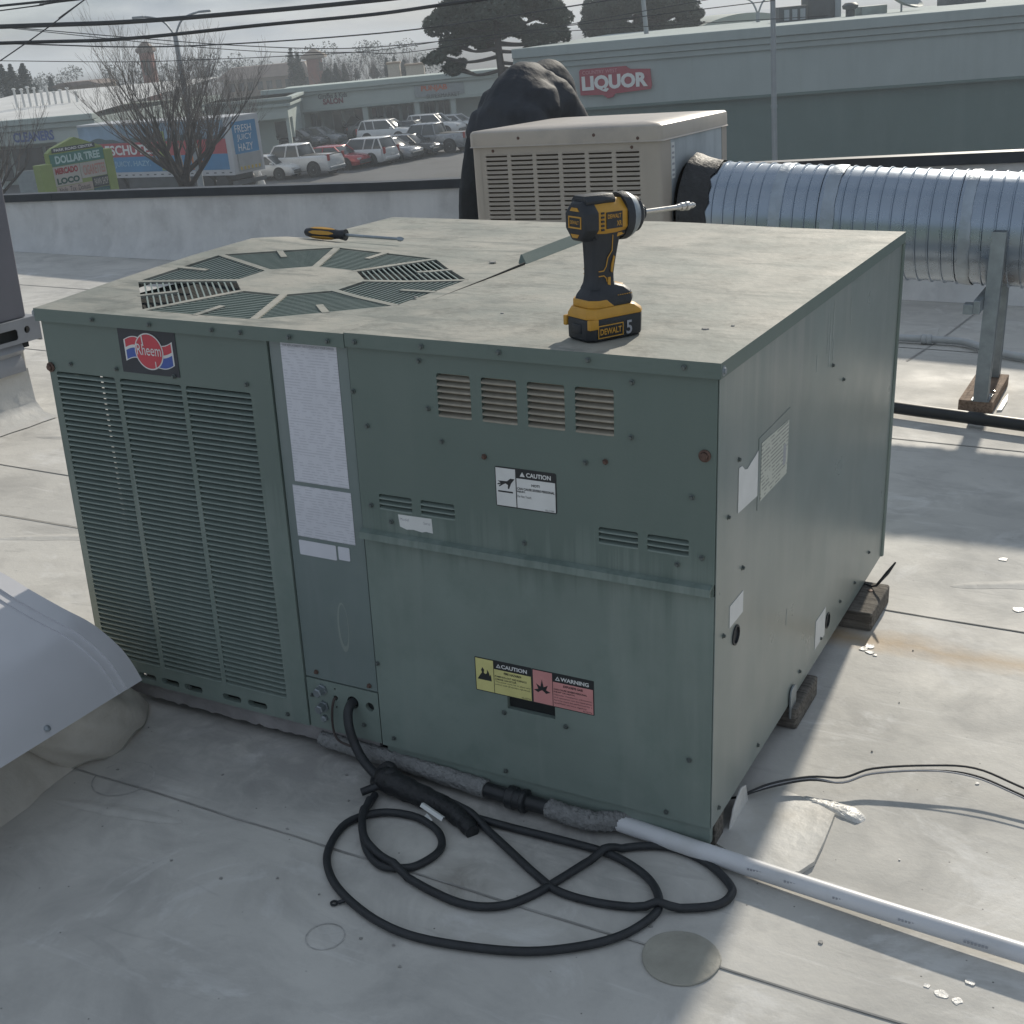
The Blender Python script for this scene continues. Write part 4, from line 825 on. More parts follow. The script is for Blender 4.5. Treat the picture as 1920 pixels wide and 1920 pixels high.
# curb
M['flap'] = mat('tan_membrane', (.57, .535, .475), .45, 0, .12, 7, .35, 25, .4, dirt=((.38, .34, .28), .6, 8, .5, .7))
cu = thing('membrane_curb', 'stained white membrane curb below the curved metal hood', 'curb', (-.1, -.5, ZR))
mb = MB(); r2 = random.Random(12); base = [(.20, -1.1), (.185, -.75), (.165, -.42), (.135, -.20), (.112, -.06), (.085, .0), (.02, -.012), (-.2, -.03), (-.75, -.05)]
topl = [(.10, -1.1), (.09, -.75), (.075, -.42), (.055, -.25), (.035, -.175), (.0, -.16), (-.06, -.16), (-.25, -.165), (-.75, -.17)]
bp = smoothpts([(x, y, 0) for x, y in base], 6); tp_ = smoothpts([(x, y, 0) for x, y in topl], 6); rings = []
for t in range(9):
    s = t / 8; f = s ** .6; rings.append([(b.x + (a.x - b.x) * f + r2.uniform(-.003, .003), b.y + (a.y - b.y) * f + r2.uniform(-.003, .003), ZR + .001 + .17 * s) for b, a in zip(bp, tp_)])
mb.loft(rings, cap=False, closed=False); mb.build('curb_wrap', M['flap'], cu, 0, 70)
mb = MB(); mb.add([(p.x, p.y, ZR + .171) for p in tp_] + [(-.75, -1.1, ZR + .171)], [tuple(range(len(tp_) + 1))]); mb.build('curb_top', M['membrane'], cu)
# rounded dirty end piece of membrane bulging out below the hood lip
TPc = smoothpts([(.02, -.13, .105), (.08, -.138, .105), (.14, -.142, .105), (.185, -.165, .10), (.195, -.215, .098), (.175, -.275, .098), (.13, -.32, .098), (.09, -.34, .098)], 5)
BTc = smoothpts([(.030, .015, 0), (.085, .012, 0), (.125, -.022, 0), (.155, -.075, 0), (.170, -.135, 0), (.160, -.195, 0), (.122, -.225, 0), (.080, -.205, 0)], 5)
mb = MB(); rings = []
for k in range(10):
    f = k / 9; bl_ = .016 * math.sin(math.pi * f); row = []
    for i, (a, c) in enumerate(zip(TPc, BTc)):
        p = Vector((a.x, a.y, a.z)) * (1 - f) + Vector((c.x, c.y, ZR + .006 + .003 * math.sin(i * .8))) * f; o_ = (Vector((p.x, p.y, 0)) - Vector((.05, -.14, 0))).normalized()
        row.append(tuple(p + o_ * (bl_ + .004 * math.sin(i * 1.1 + k * .9) * math.sin(math.pi * f)) + Vector((0, 0, .003 * math.sin(i * .7 + k)))))
    rings.append(row)
mb.loft(rings, cap=False, closed=False); mb.build('curb_flap', M['flap'], cu, 0, 70)
MB().tube([rings[-1][i] for i in range(len(rings[-1]))], .0018, 6).build('flap_edge', M['patch'], cu, 0, 70)

# ---------------- neighbouring unit at the left edge: its right hand face runs towards the camera
ne = thing('grey_rooftop_unit', 'dark grey rooftop unit cut off by the left edge of the picture', 'rooftop unit', (-2.2, .8, ZR))
M['neigh'] = mat('grey_panel', (.15, .15, .17), .5, 0, .1, 4, .05, 60); M['neigh2'] = mat('grey_rail', (.27, .28, .30), .5, .1, .12, 8, .05, 60)
XN = -1.687
MB().box(-2.8, XN, .2, 1.40, .292, 1.25).build('cabinet', M['neigh'], ne, .004)
nf = lambda u, v, w_: (XN + .012 + w_, u, v)
q = MB(); q.plate(rect(.18, 1.44, .212, .290), [rect(.5, 1.345, .226, .262, .01), disc(1.385, .252, .012, 20)], nf, -.003, .0); q.build('base_rail', M['neigh2'], ne)
MB().box(-2.8, XN + .009, .18, 1.44, .285, .2905).build('rail_top', M['neigh2'], ne); MB().box(-2.8, XN + .009, 1.437, 1.445, .205, .285).build('rail_end', M['neigh2'], ne, .001)
MB().box(-2.8, XN - .01, .2, 1.40, .19, .284).build('backing', M['dark'], ne)
mb = MB(); r2 = random.Random(2); rings = []
for i in range(16):
    y = .2 + i * .078; e = [r2.uniform(-.008, .008) for _ in range(5)]
    rings.append([(XN - .01, y, .212), (XN + e[0], y, .187), (XN - .02 + e[1], y, .167), (XN - .005 + e[2], y, .142), (XN - .01 + e[3], y, .112), (XN - .045, y, .109)])
mb.loft(rings, cap=False, closed=False); mb.build('wrinkled_flashing', M['neigh2'], ne, 0, 40)
mb = MB(); rings = []
for i in range(20):
    y = .15 + i * .0655; e = r2.uniform(-.004, .004); rings.append([(XN - .03, y, .115), (XN - .028 + e, y, .06), (XN - .022 + e, y, 0), (XN + .01 + e, y, -.035), (XN + .075 + e, y, ZR + .003)])
mb.loft(rings, cap=False, closed=False); mb.build('curb_wrap', M['membrane'], ne, 0, 60); MB().box(-2.8, XN - .031, .15, 1.394, ZR, .19).build('curb', M['membrane'], ne, .006)

# ---------------- screwdriver on the top panel
sd = thing('screwdriver', 'yellow and black screwdriver lying beside the fan grille', 'screwdriver', (.08, .70, H + .012))
d0 = Vector((.050, .690, H + .028)); d1 = Vector((.290, .705, H + .018)); ax = (d1 - d0).normalized(); hl = .100
mb = MB(); mb.lathe([(.004, 0), (.008, .004), (.0115, .02), (.0122, .045), (.0112, .07), (.0095, .085), (.011, .096), (.0122, .101), (.011, hl), (.004, hl + .001)], d0, ax, 14); mb.build('handle', M['dwb'], sd, 0, 40)
uu = ax.orthogonal().normalized(); bb_ = ax.cross(uu)
mb = MB()
for k in range(6):
    a = 2 * math.pi * k / 6; nn = uu * math.cos(a) + bb_ * math.sin(a); tt = ax.cross(nn); rings = []
    for z, wd_, r_ in ((.016, .001, .0107), (.025, .0042, .0120), (.045, .0050, .0127), (.065, .0042, .0120), (.076, .001, .0105)): rings.append([d0 + ax * z + nn * (r_ - .003) - tt * wd_, d0 + ax * z + nn * r_ - tt * wd_ * .8, d0 + ax * z + nn * r_ + tt * wd_ * .8, d0 + ax * z + nn * (r_ - .003) + tt * wd_])
    mb.loft(rings)
mb.build('grip_insert', M['dwy'], sd, 0, 30)
mb = MB(); mb.lathe([(.0032, hl), (.0032, .225)], d0, ax, 10); mb.loft([[d0 + ax * .225 + uu * a * .0032 + bb_ * c * .0032 for a, c in ((-1, -1), (1, -1), (1, 1), (-1, 1))], [d0 + ax * .232 + uu * a * .0045 + bb_ * c * .0022 for a, c in ((-1, -1), (1, -1), (1, 1), (-1, 1))], [d0 + ax * .239 + uu * a * .0030 + bb_ * c * .0004 for a, c in ((-1, -1), (1, -1), (1, 1), (-1, 1))]]); mb.build('blade', M['galv2'], sd, 0, 30)

# ---------------- impact driver
YAW = R(62)
dr = thing('impact_driver', 'yellow and black cordless impact driver with a long bit standing on the green unit', 'power tool', (1.0105, .088, H + .002), (0, 0, YAW)); dr.scale = (.84, .84, .94)
def ring_oct(x, hw, z0, z1, ch):           # cross-section in the lateral / vertical plane
    return [(x, -hw + ch, z0), (x, hw - ch, z0), (x, hw, z0 + ch), (x, hw, z1 - ch), (x, hw - ch, z1), (x, -hw + ch, z1), (x, -hw, z1 - ch), (x, -hw, z0 + ch)]
def hsec(z, x0, x1, hw, ch):               # horizontal section for handle and battery
    return [(x0 + ch, -hw, z), (x1 - ch, -hw, z), (x1, -hw + ch, z), (x1, hw - ch, z), (x1 - ch, hw, z), (x0 + ch, hw, z), (x0, hw - ch, z), (x0, -hw + ch, z)]
def dpart(name, rings, m_, sm=45, bev=.0012, parent=None):
    q = MB(); q.loft(rings); return q.build(name, M[m_], parent or dr, bev, sm, absolute=False)
bt = dpart('battery', [hsec(.0, -.050, .056, .030, .012), hsec(.004, -.055, .061, .0355, .012), hsec(.027, -.055, .061, .0365, .012), hsec(.034, -.054, .061, .0365, .012)], 'dwb')
dpart('battery_collar', [hsec(.0342, -.0555, .062, .0372, .012), hsec(.040, -.055, .060, .0365, .012), hsec(.047, -.052, .050, .033, .012), hsec(.049, -.05, .045, .031, .012)], 'dwy', parent=bt)
for s in (-1, 1):
    dpart('battery_corner', [hsec(z, x0_, x0_ + .02, .0045, .002) for z, x0_ in ((.020, -.0570), (.0345, -.0570))], 'dwy', parent=bt).location.y = s * .0325
    q = MB(); f_ = lambda u, v, w_, s=s: (u, s * (.0366 + w_), v)
    q.plate(rect(-.040, .012, .006, .025), [rect(-.0385, .0105, .0075, .0235)], f_, 0, .0006); text(q, 'DEWALT', (lambda u, v, w_, s=s: (-.014 + (u + .014) * (1 if s < 0 else -1), s * (.0366 + w_), v)), -.036, .008, .011, .020, .0007, .03); q.build('lettering', M['dwy'], bt, absolute=False)
    q = MB(); text(q, '5', (lambda u, v, w_, s=s: (.024 + (u - .024) * (1 if s < 0 else -1), s * (.0366 + w_), v)), .018, .030, .006, .026, .0007, .02); q.build('lettering', M['greyprint'], bt, absolute=False)
dpart('latch', [hsec(.012, -.0575, -.045, .012, .002), hsec(.026, -.0575, -.045, .012, .002)], 'dwb', parent=bt)
# foot of the tool
dpart('foot', [hsec(.049, -.046, .044, .031, .012), hsec(.056, -.046, .047, .031, .012), hsec(.066, -.042, .045, .029, .012), hsec(.074, -.036, .034, .024, .011), hsec(.080, -.030, .012, .019, .009)], 'dwb')
dpart('foot_band', [hsec(.0492, -.0475, .010, .0318, .012), hsec(.060, -.0475, -.006, .0315, .012)], 'dwy')
dpart('display_pad', [hsec(.070, .006, .038, .015, .005), hsec(.0762, .006, .034, .014, .005)], 'dwy')
q = MB()
for i in range(7): q.box(.006 + i * .0045, .0085 + i * .0045, -.0312, -.0302, .0635, .0645)
q.build('lettering', M['dwy'], dr, absolute=False)
hx = lambda z: -.010 + (z - .078) * .10
sec = [(.074, .026, .022), (.082, .0225, .0195), (.094, .0215, .0188), (.108, .0225, .0195), (.122, .0240, .0205), (.136, .0255, .0215), (.148, .028, .022), (.156, .030, .023)]
dpart('handle', [hsec(z, hx(z) - a, hx(z) + a, b_, .0075) for z, a, b_ in sec], 'dwb', 50, 0)
for s in (-1, 1):     # yellow trim lines, set proud of the handle skin
    for pts in ([(-.024, .100), (-.014, .100), (-.009, .106), (-.007, .118), (.002, .128), (.004, .150)], [(-.024, .093), (-.014, .093), (-.009, .089), (-.0075, .084)]):
        q = MB(); q.tube([(x, s * .0202 if z < .115 else s * .0220, z) for x, z in pts], .0009, 5); q.build('trim_line', M['dwy'], dr, absolute=False)
    q = MB(); q.prism([(.000, .098), (.003, .096), (.008, .118), (.006, .121), (.0015, .108)], lambda u, v, w_, s=s: (u, s * (.0196 + w_), v), 0, .0018); q.build('grip_insert', M['dwy'], dr, absolute=False)
    q = MB(); q.prism([(-.0065, .080), (-.001, .078), (-.0005, .090), (-.0055, .090)], lambda u, v, w_, s=s: (u, s * (.0188 + w_), v), 0, .0022); q.build('grip_insert', M['dwy'], dr, absolute=False)
dpart('trigger', [hsec(.124, .012, .026, .008, .004), hsec(.134, .010, .0285, .009, .004), hsec(.147, .010, .0285, .009, .004)], 'dwb', 50, .0006)
dpart('trigger_guard', [hsec(.118, hx(.118) + .012, hx(.118) + .021, .012, .004), hsec(.152, .006, .020, .0150, .005)], 'dwy', 50, 0)
# head
zc_ = .1725
def head_ring(x, r, sq=.9): return [(x, r * math.cos(a) * (1. if abs(math.cos(a)) < .8 else .98), zc_ + r * sq * math.sin(a) * (1.04 if math.sin(a) < 0 else 1.)) for a in [R(22.5 + 45 * i) for i in range(8)]]
def head_round(x, r): return [(x, r * math.cos(a), zc_ + r * math.sin(a)) for a in [2 * math.pi * i / 24 for i in range(24)]]
dpart('rear_cap', [head_ring(-.0545, .026), head_ring(-.0525, .0305), head_ring(-.046, .0335), head_ring(-.030, .0342)], 'dwb', 30, .0012)
dpart('housing', [head_ring(-.0302, .0330), head_ring(-.012, .0338), head_ring(.010, .0336), head_ring(.030, .0325)], 'dwy', 30, .0008)
dpart('top_shell', [[(x, -.019, zc_ + .022), (x, .019, zc_ + .022), (x, .021, zc_ + .027), (x, .013, zc_ + .0345), (x, -.013, zc_ + .0345), (x, -.021, zc_ + .027)] for x in (-.046, -.004, .012)], 'dwb', 30, .001)
mb = MB(); mb.loft([head_round(x, r) for x, r in ((.0285, .0335), (.033, .0345), (.042, .0345))]); mb.build('gear_band', M['dwb'], dr, 0, 40, absolute=False)
mb = MB(); mb.loft([head_round(x, r) for x, r in ((.0415, .0338), (.047, .0330), (.056, .0290), (.062, .0245))]); mb.build('gear_case', M['galv2'], dr, 0, 40, absolute=False)
mb = MB(); mb.loft([head_round(x, r) for x, r in ((.0600, .0260), (.0655, .0262), (.070, .0225), (.072, .0125), (.083, .0115), (.0835, .008))]); mb.build('nose_bumper', M['dwb'], dr, 0, 40, absolute=False)
for s in (-1, 1):
    hf = lambda u, v, w_, s=s: (u, s * (.0313 + w_), v)
    q = MB(); q.prism(rect(-.016, .016, zc_ - .012, zc_ + .011), hf, 0, .001); pl = q.build('side_badge', M['dwb'], dr, absolute=False)
    q = MB(); hg = (lambda u, v, w_, s=s: (u * (1 if s < 0 else -1), s * (.0313 + w_), v))
    text(q, 'DEWALT', hg, -.014, .013, zc_ + .002, zc_ + .008, .0014, .02); text(q, 'XR', hg, .004, .014, zc_ - .009, zc_ - .002, .0014, .02); q.build('lettering', M['dwy'], pl, absolute=False)
    q = MB()
    for i in range(5): q.box(-.0262, -.0205, s * .0316 - .001, s * .0316 + .001, zc_ - .014 + i * .0058, zc_ - .0112 + i * .0058)
    q.build('vent_slot', M['dwb'], dr, absolute=False)
rf = lambda u, v, w_: (-.0545 - w_, -u, v)
q = MB(); q.plate(rect(-.0165, .0165, zc_ - .010, zc_ + .007), [rect(-.0145, .0145, zc_ - .008, zc_ + .005)], rf, 0, .0012); text(q, 'DEWALT', rf, -.011, .011, zc_ - .004, zc_ + .001, .0012, .02)
q.prism([(-.012, zc_ + .014), (.012, zc_ + .014), (.007, zc_ + .019), (-.007, zc_ + .019)], rf, 0, .0012); q.prism([(-.011, zc_ - .018), (.011, zc_ - .018), (.006, zc_ - .023), (-.006, zc_ - .023)], rf, 0, .0012); q.build('rear_badge', M['dwy'], dr, absolute=False)
dpart('neck', [hsec(.146, -.034, .034, .020, .008), hsec(.156, -.045, .040, .024, .008), hsec(.164, -.050, .040, .027, .008)], 'dwb', 40, 0)
q = MB(); q.prism([(.012, .146), (.030, .150), (.034, .160), (.014, .160)], lambda u, v, w_: (u, w_, v), -.0225, .0225); q.build('front_web', M['dwy'], dr, .001, absolute=False)
q = MB(); q.lathe([(.0050, 0), (.0050, .001), (0, .001)], (.026, -.0226, .155), (0, -1, 0), 12); q.lathe([(.0050, 0), (.0050, .001), (0, .001)], (.026, .0226, .155), (0, 1, 0), 12); q.build('direction_button', M['dwb'], dr, absolute=False)
q = MB(); q.lathe([(.0036, .08), (.0036, .158), (.0045, .159), (.0045, .166), (.0062, .167), (.0062, .173), (.0045, .174), (.0045, .177), (.0066, .178), (.0066, .184), (.0038, .185), (.0038, .190), (.0048, .191), (.0034, .196), (.0018, .199)], (0, 0, zc_), (1, 0, 0), 12); q.build('bit', M['steel'], dr, 0, 40, absolute=False)

# ---------------- person bending over behind the cooler
def fuse(name, mb, m_, parent, vox=.016, sm=6, wrinkle=0.):
    """joins overlapping limb shapes into one continuous skin (voxel remesh, then smoothed)"""
    me = mb.mesh(name, m_); ob = bpy.data.objects.new(name, me); COL.objects.link(ob)
    rm = ob.modifiers.new('r', 'REMESH'); rm.mode = 'VOXEL'; rm.voxel_size = vox
    s_ = ob.modifiers.new('s', 'SMOOTH'); s_.factor = .6; s_.iterations = sm
    if wrinkle:
        tx = bpy.data.textures.new('folds', 'CLOUDS'); tx.noise_scale = .12; tx.noise_depth = 3
        dm = ob.modifiers.new('d', 'DISPLACE'); dm.texture = tx; dm.strength = wrinkle; dm.mid_level = .5
    bpy.context.view_layer.update(); nm = bpy.data.meshes.new_from_object(ob.evaluated_get(bpy.context.evaluated_depsgraph_get()))
    bpy.data.objects.remove(ob); nm.name = name; nm.materials.clear(); nm.materials.append(m_)
    for p in nm.polygons: p.use_smooth = True
    o = bpy.data.objects.new(name, nm); COL.objects.link(o); o.parent = parent; return o
pe = thing('person', 'person in a black hooded jacket bending over behind the beige cooler', 'person', (-1.085, 3.5, ZR)); pe.scale = (.80, 1, 1.02)
def limb(mb, pts, rs, n=14):
    k = 5; P3 = smoothpts(pts, k); rr_ = []
    for i in range(len(P3)):
        t = i / k; a = int(min(t, len(rs) - 1.0001)); f = t - a; rr_.append(rs[a] * (1 - f) + rs[min(a + 1, len(rs) - 1)] * f)
    mb.tube(P3, rr_, n); mb.lathe([(0, -rr_[0] * .9), (rr_[0] * .7, -rr_[0] * .6), (rr_[0], 0), (rr_[0] * .7, rr_[0] * .6), (0, rr_[0] * .9)], P3[0], (0, 0, 1), n); mb.lathe([(0, -rr_[-1] * .9), (rr_[-1] * .7, -rr_[-1] * .6), (rr_[-1], 0), (rr_[-1] * .7, rr_[-1] * .6), (0, rr_[-1] * .9)], P3[-1], (0, 0, 1), n)
SP = [(.15, .0, .74), (.155, .08, .82), (.16, .17, .87), (.165, .26, .875), (.17, .32, .87)]
LL = [(.04, -.02, .72), (-.045, -.03, .44), (-.055, -.03, .08)]; LR = [(.27, -.01, .72), (.33, .0, .44), (.31, .02, .08)]
AL = [(.0, .24, .85), (-.01, .40, .72), (.06, .50, .60), (.10, .52, .52)]; AR = [(.33, .24, .86), (.36, .40, .72), (.30, .50, .60), (.27, .52, .52)]
HDp = [(.17, .32, .89), (.19, .37, .92), (.20, .40, .92), (.21, .46, .88)]
mb = MB(); limb(mb, SP, [.12, .12, .12, .11, .08]); limb(mb, [(.06, .0, .74), (.26, .0, .74)], [.10, .10]); limb(mb, [(.02, .24, .86), (.31, .24, .87)], [.07, .07]); limb(mb, LL, [.085, .06, .04]); limb(mb, LR, [.085, .06, .04]); limb(mb, AL, [.055, .045, .036, .03]); limb(mb, AR, [.055, .045, .036, .03]); limb(mb, HDp, [.05, .06, .082, .07])
for hb, sg in ((Vector(AL[-1]), 1), (Vector(AR[-1]), -1)):
    limb(mb, [hb, hb + Vector((.01, 0, -.05))], [.03, .034], 10)
    for j in range(4): limb(mb, [hb + Vector((.012, -.027 + .018 * j, -.06)), hb + Vector((.022, -.030 + .020 * j, -.095)), hb + Vector((.012, -.030 + .020 * j, -.125 + .006 * abs(j - 1.5)))], [.0095, .009, .008], 8)
    limb(mb, [hb + Vector((.01, .03 * sg, -.03)), hb + Vector((.022, .052 * sg, -.055)), hb + Vector((.028, .055 * sg, -.08))], [.012, .010, .009], 8)
fuse('body', mb, M['skin'], pe, .009, 2)
mb = MB(); limb(mb, SP, [.165, .165, .160, .150, .12]); limb(mb, [(.055, .0, .755), (.275, .0, .76)], [.135, .135]); limb(mb, [(.05, .12, .83), (.28, .12, .84)], [.135, .135]); limb(mb, [(.04, .24, .865), (.29, .24, .875)], [.115, .115]); limb(mb, AL[:3], [.095, .078, .062]); limb(mb, AR[:3], [.095, .078, .062]); fuse('jacket', mb, M['jacket'], pe, .0095, 10, .012)
mb = MB(); limb(mb, [(.17, .20, .895), (.195, .28, .915), (.21, .36, .925), (.22, .45, .87)], [.10, .110, .108, .095]); fuse('hood', mb, M['jacket'], pe, .0095, 8, .008)
mb = MB(); limb(mb, [(.07, .0, .74), (.25, .0, .74)], [.128, .128]); limb(mb, LL, [.105, .088, .080]); limb(mb, LR, [.105, .088, .080]); fuse('trousers', mb, M['trousers'], pe, .014, 5, .016)
hc = Vector((.175, .215, .90)); hd_ = Vector((.35, .85, .38)).normalized(); hu = hd_.orthogonal().normalized(); hv_ = hd_.cross(hu)
MB().tube([hc + (hu * math.cos(a) + hv_ * math.sin(a)) * (.125 + .006 * math.sin(3 * a)) for a in [i * 2 * math.pi / 30 for i in range(31)]], .011, 8).build('collar_roll', M['jacket'], pe, 0, 60, absolute=False)
for q_ in (LL[-1], LR[-1]):
    mb = MB(); limb(mb, [(q_[0] - .03, q_[1] - .02, .05), (q_[0] + .03, q_[1] + .06, .048), (q_[0] + .08, q_[1] + .15, .036)], [.045, .045, .034]); fuse('shoe', mb, M['trousers'], pe, .012, 2)

# ================================================================== THE STREET BELOW (level world frame)
M['asphalt'] = mat('asphalt', (.10, .105, .11), .8, 0, .2, .25, .3, 3, .3, dirt=((.13, .135, .14), .7, .12, .45, .7))
M['lotline'] = mat('lot_paint', (.5, .5, .48), .7, 0, .2, 2)
M['mallwall'] = mat('pale_green_stucco', (.43, .49, .46), .85, 0, .06, .6, .2, 4, .2)
M['malltrim'] = mat('green_trim', (.36, .42, .395), .8, 0, .06, .8)
M['liqwall'] = mat('liquor_stucco', (.37, .425, .415), .85, 0, .05, .5, .2, 6, .2, streak=((.31, .36, .35), .6, (1.2, 1.2, .12), .48, .72))
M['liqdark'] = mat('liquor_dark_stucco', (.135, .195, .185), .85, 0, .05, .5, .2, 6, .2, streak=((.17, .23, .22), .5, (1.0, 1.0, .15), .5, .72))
M['whiteroof'] = mat('white_roofing', (.62, .62, .6), .7, 0, .1, .3)
M['glassdk'] = mat('shop_glass', (.06, .07, .074), .12, 0, .2, .5, 0, 1, .6)
M['mullion'] = mat('shop_frame', (.30, .34, .33), .5, 0, .1, 2)
M['brick'] = mat('brown_brick', (.22, .085, .065), .85, 0, .15, 1, .2, 6, .2)
M['tan'] = mat('tan_stucco', (.26, .20, .15), .85, 0, .1, .6)
M['rooftile'] = mat('roof_tile_brown', (.15, .11, .09), .8, 0, .15, 2)
M['bark'] = mat('bark', (.085, .078, .075), .9, 0, .25, 3, .5, 12, .2)
M['twig'] = mat('twig', (.115, .105, .10), .9, 0, .2, 3)
M['needle'] = mat('pine_needles', (.085, .105, .085), .75, 0, .35, .5, 0, 1, .2)
M['conifer'] = mat('conifer_needles', (.065, .082, .075), .8, 0, .3, .6, 0, 1, .2)
M['leaf'] = mat('shrub_leaves', (.055, .075, .05), .75, 0, .3, .8)
M['lamp'] = mat('lamp_steel', (.30, .33, .35), .5, .5, .1, 2)
M['cable'] = mat('cable_black', (.03, .034, .038), .6, 0, .15, 2)
gm = MB().add([(-900, -300, 0), (900, -300, 0), (900, 1500, 0), (-900, 1500, 0)], [(0, 1, 2, 3)])
tag(gm.build('parking_lot', M['asphalt']), kind='structure')
def wthing(name, label, cat, loc, rot=0, group=None): return thing(name, label, cat, loc, (0, 0, rot), group, False)
# ---- buildings are laid out along a base line from A to B (facade), extruded away from the camera
class Fac:
    def __init__(s, a, b): s.a = Vector((a[0], a[1], 0)); s.b = Vector((b[0], b[1], 0)); s.d = (s.b - s.a).normalized(); s.n = Vector((s.d.y, -s.d.x, 0)); s.L = (s.b - s.a).length
    def __call__(s, u, v, w): p = s.a + s.d * u + s.n * w; return (p.x, p.y, v)      # w > 0 towards the camera
    def hit(s, px, py):
        d = pray(px, py); o = Vector((0, 0, HC)); t = (s.a - o).dot(s.n) / d.dot(s.n); p = o + d * t; return ((p - s.a).dot(s.d), p.z)
def fbox(F, u0, u1, v0, v1, w0, w1, mb=None):
    mb = mb or MB(); mb.prism(rect(u0, u1, v0, v1), F, w0, w1); return mb
def signtext(parent, F, s, p0, p1, m_, wd, bold=.02, h=None):
    (u0, v0), (u1, v1) = p0, p1; q = MB(); text(q, s, F, u0, u1, v0, v1, wd, bold); return q.build('lettering', m_, parent)

# LIQUOR store, right
F = Fac((2.2, 60.6), (36, 50.2)); 
LQ = wthing('liquor_store', 'long pale green store with stepped cornice and a red LIQUOR sign', 'building', ((F.a + F.b) / 2))
LQ.location.z = 0
HT = 6.50; HBAND = 3.62
fbox(F, 0, F.L, HBAND, HT - .02, -22, -.0).build('wall', M['liqwall'], LQ)
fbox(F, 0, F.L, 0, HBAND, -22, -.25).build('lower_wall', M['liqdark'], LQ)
for v0, v1, w_ in ((HT - .42, HT + .0, .34), (HT - .70, HT - .425, .22), (HT - .95, HT - .705, .12)): fbox(F, -.2, F.L, v0, v1, -.3, w_).build('cornice', M['liqwall'], LQ, .03)
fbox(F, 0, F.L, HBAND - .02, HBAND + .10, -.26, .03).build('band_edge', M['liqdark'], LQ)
for k in range(7): fbox(F, 3.2 + k * 4.7, 3.2 + k * 4.7 + .03, HBAND + .12, HT - .97, -.01, .012).build('panel_joint', M['malltrim'], LQ)
fbox(F, .3, F.L, HT - .25, HT - .2, -21.5, -.35).build('roof', M['whiteroof'], LQ)
a0 = F.hit(1090, 180); a1 = F.hit(1220, 133)
u0, u1, v0, v1 = a0[0], a1[0], 4.22, 5.38
q = MB(); q.prism([(u0, v0 + .05), (u0 + 1.05, v0), (u0 + 1.25, v0 - .16), (u0 + 1.5, v0 - .12), (u0 + 1.6, v0 + .02), (u1, v0 + .1), (u1 + .05, v0 + .25), (u1, v1 - .2), (u1 - .9, v1 - .14), (u1 - 1.1, v1), (u0 + .05, v1), (u0, v1 - .1)], F, .02, .16); q.build('sign_box', mat('sign_red', (.36, .055, .085), .5, 0, .06, 2), LQ)
signtext(LQ, F, 'LIQUOR', (u0 + .10, v0 + .13), (u1 - .12, v1 - .30), M['white2'], .19, .05)
signtext(LQ, F, 'COUNTRY WEST', (u0 + .15, v1 - .23), (u0 + 1.75, v1 - .07), mat('sign_pink', (.55, .25, .28), .5), .18, .01)
def rtop(name, label, cat, px0, px1, pyb, pyt, v, m_, dep=1.5, extra=None):
    a = bg(px0, pyb, v); b = bg(px1, pyt, v); o = wthing(name, label, cat, (0, 0, 0)); o.location = ((a.x + b.x) / 2, v, a.z - .6)
    MB().box(a.x, b.x, v, v + dep, a.z - .6, b.z).build('housing', m_, o, .03)
    return o, a, b
dk = mat('dark_unit', (.085, .095, .10), .6, .2, .15, 2); lt = mat('pale_unit', (.30, .34, .32), .6, .1, .15, 2)
o, a, b = rtop('rooftop_hvac', 'dark boxy rooftop unit with louvred end on the liquor store, left of two', 'rooftop unit', 1461, 1512, 38, 9, 66, dk)
for k in range(3): MB().box(a.x + .25 + k * .4, a.x + .5 + k * .4, 65.97, 66.01, b.z - .65, b.z - .15).build('vent', M['galv2'], o)
o, a, b = rtop('rooftop_hvac', 'taller dark rooftop unit cut by the top of the picture', 'rooftop unit', 1516, 1567, 34, -10, 67, dk); MB().box(b.x - .05, b.x + .25, 66.9, 67.3, a.z - .3, b.z).build('duct_riser', M['galv2'], o)
o, a, b = rtop('rooftop_box', 'pale green low rooftop box beside the satellite dish', 'rooftop unit', 1616, 1664, 28, 8, 65, lt)
a = bg(1594, 30, 65); b = bg(1594, 5, 65); o = wthing('roof_vent', 'small dark mushroom vent on the liquor store roof', 'roof vent', (a.x, a.y, a.z - .5))
MB().lathe([(.22, 0), (.22, .5 + (b.z - a.z) * .5), (.36, .5 + (b.z - a.z) * .55), (.40, .5 + (b.z - a.z) * .8), (.25, .5 + (b.z - a.z)), (0, .5 + (b.z - a.z) * 1.02)], (a.x, a.y, a.z - .5), (0, 0, 1), 14).build('cowl', dk, o, 0, 40)
a = bg(1690, 20, 65); o = wthing('satellite_dish', 'pale satellite dish tilted on the liquor store roof', 'dish', (a.x, a.y, a.z - .6))
MB().lathe([(.02, 0), (.45, .05), (.8, .16), (1.02, .30), (1.0, .31), (.78, .18), (.4, .07), (0, .03)], (a.x, a.y, a.z + .35), (.35, -.35, .85), 22).build('reflector', lt, o, 0, 40)
MB().tube([(a.x, a.y, a.z - .6), (a.x, a.y, a.z + .4)], .05, 8).build('mast', M['galv2'], o); MB().tube([(a.x + .3, a.y - .7, a.z + .5), (a.x + .35, a.y - .35, a.z + 1.2)], .03, 6).build('feed_arm', M['galv2'], o)
a = bg(1400, 52, 82); o = wthing('domed_roof', 'pale green arched roof rising behind the liquor store', 'roof', (a.x, 82, 0))
b = bg(1400, 24, 82); mb = MB(); pr = [(-4.2, 0)] + [(-4.2 + 8.4 * i / 16, a.z - 1 + (b.z - a.z + 1) * math.sin(math.pi * (i + .6) / 17.2) ** .6) for i in range(17)] + [(4.2, 0)]
